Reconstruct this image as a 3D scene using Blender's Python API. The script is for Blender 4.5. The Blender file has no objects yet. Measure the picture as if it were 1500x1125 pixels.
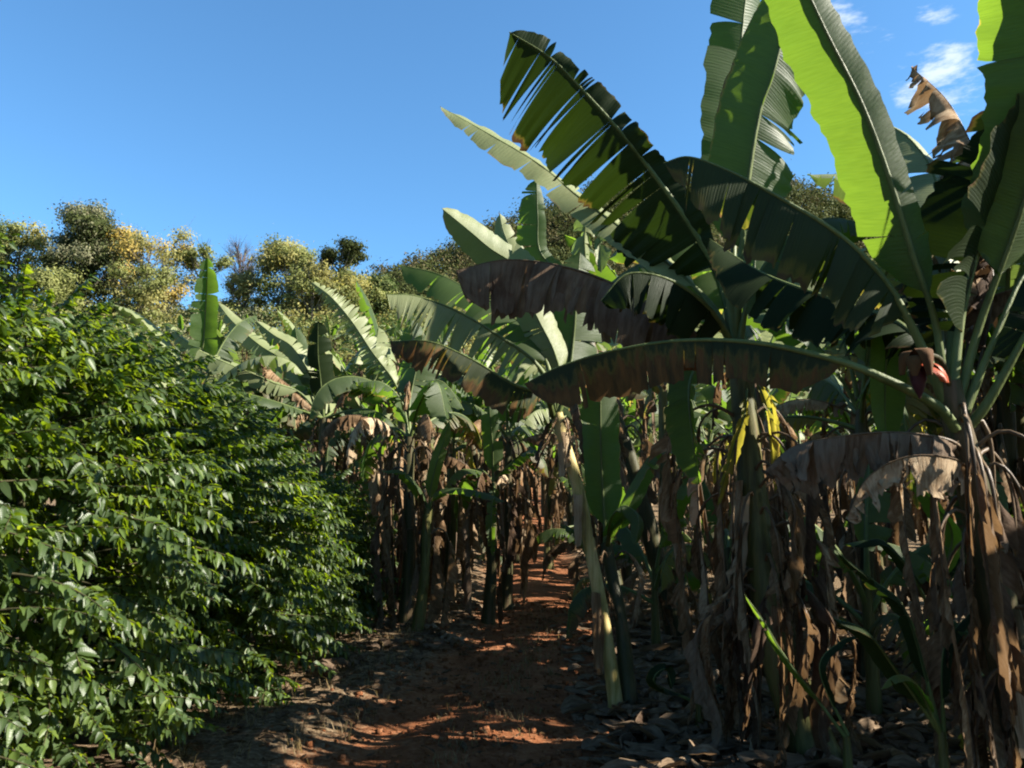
import bpy, math, random
import numpy as np
from mathutils import Vector
R = math.radians
sc = bpy.context.scene
C = sc.collection

# ---------------------------------------------------------------- camera
F = 1167.0; PITCH = R(8.7); EYE = 1.6
cam = bpy.data.cameras.new("camera"); camo = bpy.data.objects.new("camera", cam); C.objects.link(camo)
camo.location = (0, 0, EYE); camo.rotation_euler = (R(90)+PITCH, 0, 0)
cam.sensor_width = 36; cam.lens = 36*F/1500; cam.clip_start = .05; cam.clip_end = 3000
cam.dof.use_dof = True; cam.dof.focus_distance = 16; cam.dof.aperture_fstop = 5.6
sc.camera = camo
CP, SP = math.cos(PITCH), math.sin(PITCH)
def at(px, py, Y):
    """a point seen at that place of the picture, Y metres ahead"""
    u = (px-750)/F; v = (562.5-py)/F
    d = np.array([u, CP-v*SP, SP+v*CP])
    return np.array([0, 0, EYE]) + d*(Y/d[1])

# ---------------------------------------------------------------- sky, sun, exposure
SUN_EL, SUN_AZ = 34.0, 99.0        # azimuth clockwise from +Y (ahead): almost exactly to the right, a little behind
w = bpy.data.worlds.new("World"); sc.world = w; w.use_nodes = True
nt = w.node_tree; nt.nodes.clear()
def N(t, k, **kw):
    n = t.nodes.new(k)
    for a, b in kw.items(): setattr(n, a, b)
    return n
wo = N(nt, 'ShaderNodeOutputWorld'); bg = N(nt, 'ShaderNodeBackground')
sky = N(nt, 'ShaderNodeTexSky', sky_type='NISHITA', sun_disc=False)
sky.sun_elevation = R(SUN_EL); sky.sun_rotation = R(SUN_AZ); sky.altitude = 900; sky.air_density = 1.0; sky.dust_density = .8; sky.ozone_density = 2.0
bg.inputs['Strength'].default_value = .05
# thin cloud wisps
tc = N(nt, 'ShaderNodeTexCoord'); mp = N(nt, 'ShaderNodeMapping'); mp.inputs['Rotation'].default_value = (0, R(28), 0); mp.inputs['Scale'].default_value = (3.2, 3.2, 9.5)
nz = N(nt, 'ShaderNodeTexNoise'); nz.inputs['Scale'].default_value = 2.0; nz.inputs['Detail'].default_value = 9; nz.inputs['Roughness'].default_value = .6
nt.links.new(tc.outputs['Generated'], mp.inputs['Vector']); nt.links.new(mp.outputs[0], nz.inputs['Vector'])
cdir = Vector(at(1370, 50, 1) - np.array([0, 0, EYE])).normalized()
dp = N(nt, 'ShaderNodeVectorMath', operation='DOT_PRODUCT'); dp.inputs[1].default_value = cdir
nt.links.new(tc.outputs['Generated'], dp.inputs[0])
mr = N(nt, 'ShaderNodeMapRange', interpolation_type='SMOOTHSTEP'); mr.inputs[1].default_value = .982; mr.inputs[2].default_value = .9995
nt.links.new(dp.outputs['Value'], mr.inputs[0])
ad = N(nt, 'ShaderNodeMath', operation='MULTIPLY_ADD'); ad.inputs[1].default_value = .34
nt.links.new(mr.outputs[0], ad.inputs[0]); nt.links.new(nz.outputs[0], ad.inputs[2])
cr = N(nt, 'ShaderNodeMapRange', interpolation_type='SMOOTHSTEP'); cr.inputs[1].default_value = .875; cr.inputs[2].default_value = 1.0; cr.inputs[4].default_value = .8
nt.links.new(ad.outputs[0], cr.inputs[0])
mxs = N(nt, 'ShaderNodeMix', data_type='RGBA'); mxs.inputs[7].default_value = (4.2, 4.6, 5.2, 1)
nt.links.new(cr.outputs[0], mxs.inputs[0]); tint = N(nt, 'ShaderNodeMix', data_type='RGBA', blend_type='MULTIPLY'); tint.inputs[0].default_value = 1; tint.inputs[7].default_value = (.58, .93, 1.08, 1)
nt.links.new(sky.outputs[0], tint.inputs[6]); nt.links.new(tint.outputs[2], mxs.inputs[6])
nt.links.new(mxs.outputs[2], bg.inputs['Color']); nt.links.new(bg.outputs[0], wo.inputs[0])
sun = bpy.data.lights.new("sun", 'SUN'); sun.energy = 5.0; sun.angle = R(.5); sun.color = (1, .93, .82)
suno = bpy.data.objects.new("sun", sun); C.objects.link(suno)
sd = Vector((math.sin(R(SUN_AZ))*math.cos(R(SUN_EL)), math.cos(R(SUN_AZ))*math.cos(R(SUN_EL)), math.sin(R(SUN_EL))))
suno.rotation_euler = sd.to_track_quat('Z', 'Y').to_euler()
vs = sc.view_settings; vs.view_transform = 'Standard'; vs.look = 'None'; vs.gamma = 1; vs.exposure = 2.36; vs.use_curve_mapping = False
sc.cycles.filter_width = 2.0; sc.cycles.max_bounces = 8; sc.cycles.transmission_bounces = 6; sc.cycles.transparent_max_bounces = 4

# ---------------------------------------------------------------- helpers
class MB:
    def __init__(s): s.v = []; s.f = []; s.uv = []; s.mi = []; s.n = 0
    def grid(s, P, U, mi=0, flip=False):
        """P: (a,b,3) points, U: (a,b,2)"""
        a, b = P.shape[:2]; o = s.n
        s.v.append(P.reshape(-1, 3)); s.uv.append(U.reshape(-1, 2)); s.n += a*b
        i = np.arange(a-1)[:, None]; j = np.arange(b-1)[None, :]
        q = np.stack([i*b+j, (i+1)*b+j, (i+1)*b+j+1, i*b+j+1], -1).reshape(-1, 4)+o
        if flip: q = q[:, ::-1]
        s.f.append(q); s.mi.append(np.full(len(q), mi, np.int32))
    def quads(s, V, Q, U=None, mi=0):
        s.f.append(np.asarray(Q)+s.n); s.v.append(np.asarray(V)); s.uv.append(np.zeros((len(V), 2)) if U is None else U)
        s.mi.append(np.full(len(Q), mi, np.int32)); s.n += len(V)
    def tube(s, P, r, k=6, mi=0, cap=True):
        P = np.asarray(P, float); n = len(P); r = np.broadcast_to(r, n)
        T = np.gradient(P, axis=0); T /= np.linalg.norm(T, axis=1)[:, None]+1e-9
        A = np.array([1., 0, 0]) if abs(T[0][0]) < .8 else np.array([0, 1., 0])
        G = np.zeros((n, k+1, 3)); U = np.zeros((n, k+1, 2)); th = np.linspace(0, 2*math.pi, k+1)
        for i in range(n):
            A = A-T[i]*A.dot(T[i]); A /= np.linalg.norm(A); B = np.cross(T[i], A)
            G[i] = P[i]+r[i]*(np.cos(th)[:, None]*A+np.sin(th)[:, None]*B)
        L = np.concatenate([[0], np.cumsum(np.linalg.norm(np.diff(P, axis=0), axis=1))])
        U[..., 0] = L[:, None]; U[..., 1] = (th/(2*math.pi))[None]
        s.grid(G, U, mi)
    def build(s, name, mats, parent=None, loc=None, smooth=True):
        me = s.mesh(name, mats, smooth)
        return link(name, me, parent, loc)
    def mesh(s, name, mats, smooth=True):
        me = bpy.data.meshes.new(name)
        V = np.concatenate(s.v).astype(np.float32); Q = np.concatenate(s.f).astype(np.int32); U = np.concatenate(s.uv).astype(np.float32)
        me.vertices.add(len(V)); me.vertices.foreach_set('co', V.ravel())
        me.loops.add(Q.size); me.loops.foreach_set('vertex_index', Q.ravel())
        me.polygons.add(len(Q)); me.polygons.foreach_set('loop_start', np.arange(len(Q), dtype=np.int32)*4)
        if len(Q): me.polygons.foreach_set('material_index', np.concatenate(s.mi))
        me.polygons.foreach_set('use_smooth', np.full(len(Q), smooth))
        uv = me.uv_layers.new(name='UVMap'); uv.data.foreach_set('uv', U[Q.ravel()].ravel())
        for m in (mats if isinstance(mats, (list, tuple)) else [mats]): me.materials.append(m)
        me.update(calc_edges=True); return me
def link(name, me, parent=None, loc=None):
    o = bpy.data.objects.new(name, me); C.objects.link(o)
    if parent: o.parent = parent
    if loc is not None: o.location = loc
    return o
def tag(o, label=None, cat=None, group=None, kind=None):
    if label: o['label'] = label
    if cat: o['category'] = cat
    if group: o['group'] = group
    if kind: o['kind'] = kind
    return o
def empty(name, loc, label, cat, group=None):
    o = bpy.data.objects.new(name, None); C.objects.link(o); o.location = loc; o.empty_display_size = .2
    return tag(o, label, cat, group)
def kids(o): return KIDS.get(o.name, [])
KIDS = {}
def reg(parent, o): KIDS.setdefault(parent.name, []).append(o); return o
def copy_tree(o, parent=None):
    c = o.copy(); C.objects.link(c)
    if parent: c.parent = parent
    for ch in kids(o): copy_tree(ch, c)
    return c
def smooth(a, b, x):
    t = np.clip((x-a)/(b-a), 0, 1); return t*t*(3-2*t)
def vnoise(x, y, seed=0):
    """cheap smooth value noise"""
    xi = np.floor(x).astype(int); yi = np.floor(y).astype(int); xf = x-xi; yf = y-yi
    def h(a, b):
        n = (a*374761393+b*668265263+seed*1274126177) & 0x7fffffff
        n = ((n ^ (n >> 13))*1274126177) & 0x7fffffff
        return ((n ^ (n >> 16)) & 0xffff)/65535.0
    u = xf*xf*(3-2*xf); v = yf*yf*(3-2*yf)
    return (h(xi, yi)*(1-u)+h(xi+1, yi)*u)*(1-v)+(h(xi, yi+1)*(1-u)+h(xi+1, yi+1)*u)*v
def fbm(x, y, seed=0, o=4):
    return sum(vnoise(x*2**k, y*2**k, seed+k)/2**k for k in range(o))/2-.5

# ---------------------------------------------------------------- materials
def mat(name):
    m = bpy.data.materials.new(name); m.use_nodes = True; m.node_tree.nodes.clear(); return m, m.node_tree
def ramp(t, fac, stops, interp='LINEAR'):
    r = N(t, 'ShaderNodeValToRGB'); r.color_ramp.interpolation = interp
    e = r.color_ramp.elements
    while len(e) < len(stops): e.new(.5)
    for k, (p, c) in enumerate(stops): e[k].position = p; e[k].color = (*c, 1) if len(c) == 3 else c
    t.links.new(fac, r.inputs[0]); return r.outputs[0]
def mixc(t, f, a, b, mode='MIX'):
    m = N(t, 'ShaderNodeMix', data_type='RGBA', blend_type=mode)
    for s, v in ((0, f), (6, a), (7, b)):
        if isinstance(v, (int, float)): m.inputs[s].default_value = v
        elif isinstance(v, tuple): m.inputs[s].default_value = (*v, 1)
        else: t.links.new(v, m.inputs[s])
    return m.outputs[2]
def math_(t, op, a, b=None, c=None, clamp=False):
    m = N(t, 'ShaderNodeMath', operation=op, use_clamp=clamp)
    for s, v in enumerate((a, b, c)):
        if v is None: continue
        if isinstance(v, (int, float)): m.inputs[s].default_value = v
        else: t.links.new(v, m.inputs[s])
    return m.outputs[0]
def noise(t, vec, scale, detail=4, rough=.5, dist=0):
    n = N(t, 'ShaderNodeTexNoise'); n.inputs['Scale'].default_value = scale; n.inputs['Detail'].default_value = detail
    n.inputs['Roughness'].default_value = rough; n.inputs['Distortion'].default_value = dist
    if vec is not None: t.links.new(vec, n.inputs['Vector'])
    return n.outputs[0]
def scaled(t, vec, s):
    m = N(t, 'ShaderNodeMapping'); m.inputs['Scale'].default_value = s; t.links.new(vec, m.inputs['Vector']); return m.outputs[0]
def maprange(t, v, a, b, c=0, d=1):
    m = N(t, 'ShaderNodeMapRange'); t.links.new(v, m.inputs[0])
    for k, x in enumerate((a, b, c, d)): m.inputs[k+1].default_value = x
    return m.outputs[0]
def bump(t, h, strength, dist=.01):
    b = N(t, 'ShaderNodeBump'); b.inputs['Strength'].default_value = strength; b.inputs['Distance'].default_value = dist
    t.links.new(h, b.inputs['Height']); return b.outputs[0]
ALB = .52
def leafshader(t, col, tcol, under, rough, trans, spec=.5, bmp=None):
    """thin leaf: glossy upper side, paler under side, light let through"""
    o = N(t, 'ShaderNodeOutputMaterial'); p = N(t, 'ShaderNodeBsdfPrincipled'); tr = N(t, 'ShaderNodeBsdfTranslucent'); mx = N(t, 'ShaderNodeMixShader')
    c = col
    if under is not None:
        g = N(t, 'ShaderNodeNewGeometry'); c = mixc(t, g.outputs['Backfacing'], col, mixc(t, .55, col, under))
    c = mixc(t, 1., c, (ALB, ALB, ALB), 'MULTIPLY')
    if isinstance(c, tuple): p.inputs['Base Color'].default_value = (*c, 1)
    else: t.links.new(c, p.inputs['Base Color'])
    p.inputs['Roughness'].default_value = rough; p.inputs['Specular IOR Level'].default_value = spec
    if isinstance(tcol, tuple): tr.inputs[0].default_value = (*tcol, 1)
    else: t.links.new(tcol, tr.inputs[0])
    if bmp is not None: t.links.new(bmp, p.inputs['Normal'])
    mx.inputs[0].default_value = trans
    t.links.new(p.outputs[0], mx.inputs[1]); t.links.new(tr.outputs[0], mx.inputs[2]); t.links.new(mx.outputs[0], o.inputs[0])

def banana_leaf_mat(name, brown=1.2, c0=(.026, .055, .012), c1=(.055, .095, .022), tcol=(.2, .32, .022), trans=.42, under=(.085, .115, .05), rust=((.04, .016, .008), (.16, .07, .028)), sk=1.3, spec_=.2):
    m, t = mat(name)
    uv = N(t, 'ShaderNodeUVMap').outputs[0]; sx = N(t, 'ShaderNodeSeparateXYZ'); t.links.new(uv, sx.inputs[0])
    u, v = sx.outputs[0], math_(t, 'ABSOLUTE', sx.outputs[1])
    oi = N(t, 'ShaderNodeObjectInfo').outputs['Random']
    off = N(t, 'ShaderNodeVectorMath', operation='ADD'); t.links.new(uv, off.inputs[0]); t.links.new(math_(t, 'MULTIPLY', oi, 37.), off.inputs[1])
    streak = noise(t, scaled(t, off.outputs[0], (38, 1.6, 1)), 1, 5, .6)
    broad = noise(t, scaled(t, off.outputs[0], (3.5, 1.0, 1)), 1, 3)
    fine = noise(t, scaled(t, off.outputs[0], (260, 2.5, 1)), 1, 2)
    f = math_(t, 'ADD', math_(t, 'MULTIPLY', streak, .5), math_(t, 'MULTIPLY', broad, .5))
    f = math_(t, 'ADD', f, math_(t, 'MULTIPLY_ADD', oi, .3, -.15))
    green = ramp(t, f, [(.3, c0), (.7, c1)])
    green = mixc(t, maprange(t, fine, .35, .7, 0, .5), green, (c0[0]*.5, c0[1]*.5, c0[2]*.5))
    sp = noise(t, scaled(t, off.outputs[0], (70, 9, 1)), 1, 3, .7)
    green = mixc(t, maprange(t, sp, .66, .74, 0, .6), green, (.16, .12, .04)); green = mixc(t, maprange(t, broad, .5, .75, 0, .35), green, (c1[0]*1.6, c1[1]*1.35, c1[2]*1.4))
    # pale line beside the midrib
    green = mixc(t, maprange(t, v, .0, .05, .6, 0), green, (.18, .24, .06))
    # dry margins and dry streaks
    e = math_(t, 'ADD', v, math_(t, 'MULTIPLY', math_(t, 'SUBTRACT', streak, .5), sk))
    e = math_(t, 'ADD', e, math_(t, 'MULTIPLY', math_(t, 'SUBTRACT', broad, .5), 1.2))
    e = math_(t, 'ADD', e, math_(t, 'MULTIPLY', math_(t, 'POWER', u, 3.), .25)); e = math_(t, 'ADD', e, maprange(t, v, .9, 1.02, 0, .42))
    ye = maprange(t, e, brown-.22, brown); br = maprange(t, e, brown-.06, brown+.16)
    col = mixc(t, ye, green, (.13, .115, .025)); col = mixc(t, br, col, ramp(t, streak, [(.36, rust[0]), (.62, rust[1])]))
    tg = mixc(t, f, tcol, (tcol[0]*.6, tcol[1]*.75, tcol[2])); tg = mixc(t, maprange(t, fine, .3, .7, 0, .6), tg, (tcol[0]*.5, tcol[1]*.6, tcol[2]*.6))
    tg = mixc(t, ye, tg, (.45, .36, .05)); tg = mixc(t, br, tg, (.22, .12, .05))
    wv = N(t, 'ShaderNodeTexWave'); wv.inputs['Scale'].default_value = 1; wv.inputs['Distortion'].default_value = 4; wv.inputs['Detail'].default_value = 3; t.links.new(scaled(t, uv, (30, .8, 1)), wv.inputs['Vector'])
    h = math_(t, 'ADD', math_(t, 'MULTIPLY', wv.outputs['Fac'], .35), fine)
    leafshader(t, col, tg, under, .5, trans, spec_, bump(t, h, .35, .006))
    return m
def dry_mat(name, a=(.055, .03, .014), b=(.24, .15, .08), c=(.55, .42, .27)):
    m, t = mat(name)
    uv = N(t, 'ShaderNodeUVMap').outputs[0]
    oi = N(t, 'ShaderNodeObjectInfo').outputs['Random']
    off = N(t, 'ShaderNodeVectorMath', operation='ADD'); t.links.new(uv, off.inputs[0]); t.links.new(math_(t, 'MULTIPLY', oi, 51.), off.inputs[1])
    s = noise(t, scaled(t, off.outputs[0], (55, 2, 1)), 1, 5, .65); br = noise(t, scaled(t, off.outputs[0], (6, 2, 1)), 1, 3)
    f = math_(t, 'ADD', math_(t, 'MULTIPLY', s, .6), math_(t, 'MULTIPLY', br, .4)); f = math_(t, 'ADD', f, math_(t, 'MULTIPLY_ADD', oi, .34, -.17))
    col = ramp(t, f, [(.3, a), (.52, b), (.72, c)])
    leafshader(t, col, mixc(t, .5, col, (.3, .17, .07)), None, .8, .22, .06, bump(t, s, .7, .01))
    return m
def stem_mat(name, cols, rough=.5):
    m, t = mat(name); o = N(t, 'ShaderNodeOutputMaterial'); p = N(t, 'ShaderNodeBsdfPrincipled')
    uv = N(t, 'ShaderNodeUVMap').outputs[0]; oc = N(t, 'ShaderNodeTexCoord').outputs['Object']
    a = noise(t, scaled(t, oc, (28, 28, 1.6)), 1, 6, .65); b = noise(t, scaled(t, oc, (5, 5, 1.4)), 1, 4, .6)
    f = math_(t, 'ADD', math_(t, 'MULTIPLY', a, .5), math_(t, 'MULTIPLY', b, .5))
    col = mixc(t, 1., ramp(t, f, cols), (ALB, ALB, ALB), 'MULTIPLY'); t.links.new(col, p.inputs[0]); p.inputs['Roughness'].default_value = rough; p.inputs['Specular IOR Level'].default_value = .15
    t.links.new(bump(t, f, .6, .02), p.inputs['Normal']); t.links.new(p.outputs[0], o.inputs[0]); return m
M = {}
M['green'] = banana_leaf_mat('banana leaf green', 1.45)
M['fresh'] = banana_leaf_mat('banana leaf fresh', 1.75, (.035, .08, .014), (.065, .12, .022), (.19, .29, .018), .48)
M['edge'] = banana_leaf_mat('banana leaf with dry margin', 1.12)
M['rust'] = banana_leaf_mat('banana leaf rusting', .62, (.03, .055, .015), (.07, .085, .025), (.24, .26, .03), .3)
M['pale'] = banana_leaf_mat('banana leaf sun bleached', 1.2, (.13, .17, .065), (.26, .29, .13), (.3, .4, .06), .2, under=(.26, .29, .14), rust=((.12, .06, .03), (.34, .22, .13)))  # pale leaf colour, brightened further to look sunlit
M['deep'] = banana_leaf_mat('banana leaf deep green', 1.3, (.009, .02, .005), (.02, .038, .01), (.07, .12, .01), .1, under=(.02, .03, .012), spec_=.05)  # leaf green darkened in the colour itself
M['deeprust'] = banana_leaf_mat('banana leaf browning all over', .5, (.014, .03, .008), (.035, .05, .014), (.14, .12, .015), .2, under=(.03, .04, .018), rust=((.03, .012, .006), (.27, .11, .03)), sk=1.9, spec_=.08)  # rusty streaks over a green painted dark as if shaded
M['deepedge'] = banana_leaf_mat('banana leaf deep green with dry margin', .98, (.013, .028, .008), (.03, .05, .013), (.12, .15, .012), .22, under=(.03, .042, .018), rust=((.025, .012, .007), (.12, .065, .035)), sk=.8, spec_=.08)  # dry margin is real, the dark green has shade painted in
M['yellow'] = banana_leaf_mat('banana leaf yellowing', .9, (.2, .2, .03), (.36, .3, .04), (.5, .4, .04), .4)
M['dry'] = dry_mat('dry banana leaf')
M['drygrey'] = dry_mat('weathered banana leaf', (.05, .03, .019), (.12, .078, .05), (.24, .175, .12))
M['litter'] = dry_mat('leaf litter', (.07, .045, .028), (.27, .19, .12), (.58, .46, .33))
M['rib'] = stem_mat('midrib', [(.35, (.07, .10, .025)), (.65, (.17, .21, .07))])
M['stempale'] = stem_mat('banana stem straw pale', [(.36, (.1, .06, .025)), (.45, (.36, .29, .09)), (.58, (.62, .48, .22)), (.7, (.2, .11, .05))])  # straw colour of the bare stem, lightened to read as sunlit
M['ribdry'] = stem_mat('dry midrib', [(.35, (.05, .03, .017)), (.65, (.2, .135, .075))])
M['stem'] = stem_mat('banana stem', [(.34, (.03, .02, .01)), (.46, (.075, .075, .02)), (.54, (.14, .13, .04)), (.62, (.13, .075, .035)), (.75, (.3, .22, .13))])
M['stemdark'] = stem_mat('banana stem dark', [(.3, (.02, .018, .012)), (.5, (.06, .06, .022)), (.62, (.13, .085, .045)), (.75, (.26, .19, .12))])
M['bract'] = stem_mat('bract', [(.35, (.28, .03, .004)), (.65, (.42, .075, .008))], .5)
M['bud'] = stem_mat('flower bud', [(.35, (.04, .008, .014)), (.65, (.08, .02, .03))], .5)
M['budend'] = stem_mat('dry bract', [(.35, (.06, .024, .008)), (.65, (.15, .07, .02))], .9)

def simple_leaf(name, c0, c1, tcol, rough, trans, under=None, spec=.5, sc_=1.3):
    m, t = mat(name)
    oc = N(t, 'ShaderNodeNewGeometry').outputs['Position']; oi = N(t, 'ShaderNodeObjectInfo').outputs['Random']
    isl = N(t, 'ShaderNodeNewGeometry').outputs['Random Per Island']
    f = math_(t, 'ADD', math_(t, 'MULTIPLY', isl, .36), math_(t, 'MULTIPLY', noise(t, oc, sc_, 4), .75))
    f = math_(t, 'ADD', f, math_(t, 'MULTIPLY_ADD', oi, .2, -.1))
    col = ramp(t, f, [(.25, c0), (.8, c1)]); leafshader(t, col, tcol, under, rough, trans, spec); return m
def coffee_mat():
    m, t = mat('coffee leaf')
    uv = N(t, 'ShaderNodeUVMap').outputs[0]; sx = N(t, 'ShaderNodeSeparateXYZ'); t.links.new(uv, sx.inputs[0])
    isl = N(t, 'ShaderNodeNewGeometry').outputs['Random Per Island']; oi = N(t, 'ShaderNodeObjectInfo').outputs['Random']
    f = math_(t, 'ADD', math_(t, 'MULTIPLY', isl, .7), math_(t, 'MULTIPLY', oi, .3))
    col = ramp(t, f, [(.1, (.009, .026, .005)), (.55, (.022, .058, .008)), (.8, (.11, .175, .012)), (.985, (.24, .3, .025)), (1., (.24, .13, .04))])
    v = math_(t, 'ABSOLUTE', sx.outputs[1])
    col = mixc(t, maprange(t, v, 0, .12, .5, 0), col, (.12, .18, .04))
    tc_ = ramp(t, f, [(.1, (.09, .17, .006)), (.75, (.32, .43, .01)), (1., (.42, .5, .03))])
    wv = N(t, 'ShaderNodeTexWave'); wv.inputs['Scale'].default_value = 1; wv.inputs['Distortion'].default_value = 1.5; t.links.new(scaled(t, uv, (3.2, .8, 1)), wv.inputs['Vector'])
    leafshader(t, col, tc_, (.09, .13, .05),   .4, .32, .22, bump(t, wv.outputs['Fac'], .12, .003)); return m
M['coffee'] = coffee_mat()
M['twig'] = stem_mat('coffee twig', [(.35, (.03, .03, .012)), (.65, (.07, .06, .025))], .8)

# ---------------------------------------------------------------- terrain
KY = np.array([-60, 0, 10, 17, 24, 32, 50, 70, 92, 110, 140, 400]); KZ = np.array([0, 0, .0, .28, 1.0, 2.3, 7.2, 14.5, 22.6, 26, 26, 22])
def pathx(y):
    return np.interp(y, [0, 5, 7, 9, 11, 17, 30, 60], [-.55, -.4, -.15, .2, .45, .45, .35, .3])
def smoothz(y):
    return sum(np.interp(y+d, KY, KZ) for d in (-3, -1.5, 0, 1.5, 3))/5 if np.ndim(y) else float(sum(np.interp(y+d, KY, KZ) for d in (-3, -1.5, 0, 1.5, 3))/5)
def gz(x, y):
    x = np.asarray(x, float); y = np.asarray(y, float)
    z = smoothz(y)*(1-.10*smooth(20, 60, x))
    z = z + 56*np.exp(-((x-50)/90)**2-((y-200)/55)**2)*smooth(95, 150, y)
    d = np.abs(x-pathx(y))
    near = 1-smooth(35, 60, y)
    z = z + near*(.10*smooth(.8, 1.5, d) - .035*np.exp(-((d-.62)/.22)**2) + .05*fbm(x*.9, y*.9, 3)+.05*smooth(.7, 1.4, d)*fbm(x*2.5, y*2.5, 9)+.03*fbm(x*5, y*5, 5)+.022*fbm(x*12, y*12, 6))
    z = z + (1-near)*1.2*fbm(x*.05, y*.05, 7)
    return z
def axis(a, b, n, p):
    t = np.linspace(-1, 1, n); t = np.sign(t)*np.abs(t)**p
    return t
xs = np.concatenate([-np.geomspace(420, 5.2, 45), np.linspace(-5, 5, 150), np.geomspace(5.2, 420, 45)])
ys = np.concatenate([-np.geomspace(60, 1, 12), np.linspace(0, 18, 220), np.geomspace(18.2, 420, 110)])
X, Y = np.meshgrid(xs, ys, indexing='ij')
g = MB(); g.grid(np.stack([X, Y, gz(X, Y)], -1), np.stack([X, Y], -1))
m, t = mat('red soil'); o = N(t, 'ShaderNodeOutputMaterial'); p = N(t, 'ShaderNodeBsdfPrincipled')
pos = N(t, 'ShaderNodeNewGeometry').outputs['Position']
n1 = noise(t, pos, 1.7, 8, .62); n2 = noise(t, pos, 22, 6, .7); n3 = noise(t, pos, 90, 3, .6)
soil = ramp(t, math_(t, 'ADD', math_(t, 'MULTIPLY', n1, .55), math_(t, 'MULTIPLY', n2, .45)), [(.32, (.045, .017, .008)), (.5, (.15, .055, .022)), (.68, (.27, .125, .06))])
at_ = N(t, 'ShaderNodeAttribute', attribute_name='litter').outputs['Fac']
lit = ramp(t, n2, [(.3, (.03, .02, .012)), (.5, (.1, .07, .04)), (.7, (.22, .16, .1))])
lf = math_(t, 'ADD', at_, math_(t, 'MULTIPLY_ADD', n2, 1.3, -.65), clamp=True)
col = mixc(t, lf, soil, lit)
sep = N(t, 'ShaderNodeSeparateXYZ'); t.links.new(pos, sep.inputs[0])
far = ramp(t, noise(t, pos, .8, 6, .6), [(.3, (.025, .035, .012)), (.6, (.09, .1, .035)), (.8, (.16, .15, .06))])
col = mixc(t, maprange(t, sep.outputs[1], 28, 50), col, far)
t.links.new(col, p.inputs[0]); p.inputs['Roughness'].default_value = .95; p.inputs['Specular IOR Level'].default_value = .08
hh = math_(t, 'ADD', math_(t, 'MULTIPLY', n2, 1.0), math_(t, 'MULTIPLY', n3, .5)); t.links.new(bump(t, hh, .9, .035), p.inputs['Normal']); t.links.new(p.outputs[0], o.inputs[0])
m_soil = m
ground = g.build('ground', m); tag(ground, 'red soil ground with a worn dirt path rising into the banana grove', kind='structure')
D = np.abs(X-pathx(Y)); A_ = smooth(.55, 1.25, D+.5*fbm(X*1.5, Y*1.5, 21)).ravel()
att = ground.data.attributes.new('litter', 'FLOAT', 'POINT'); att.data.foreach_set('value', A_.astype(np.float32))

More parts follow.
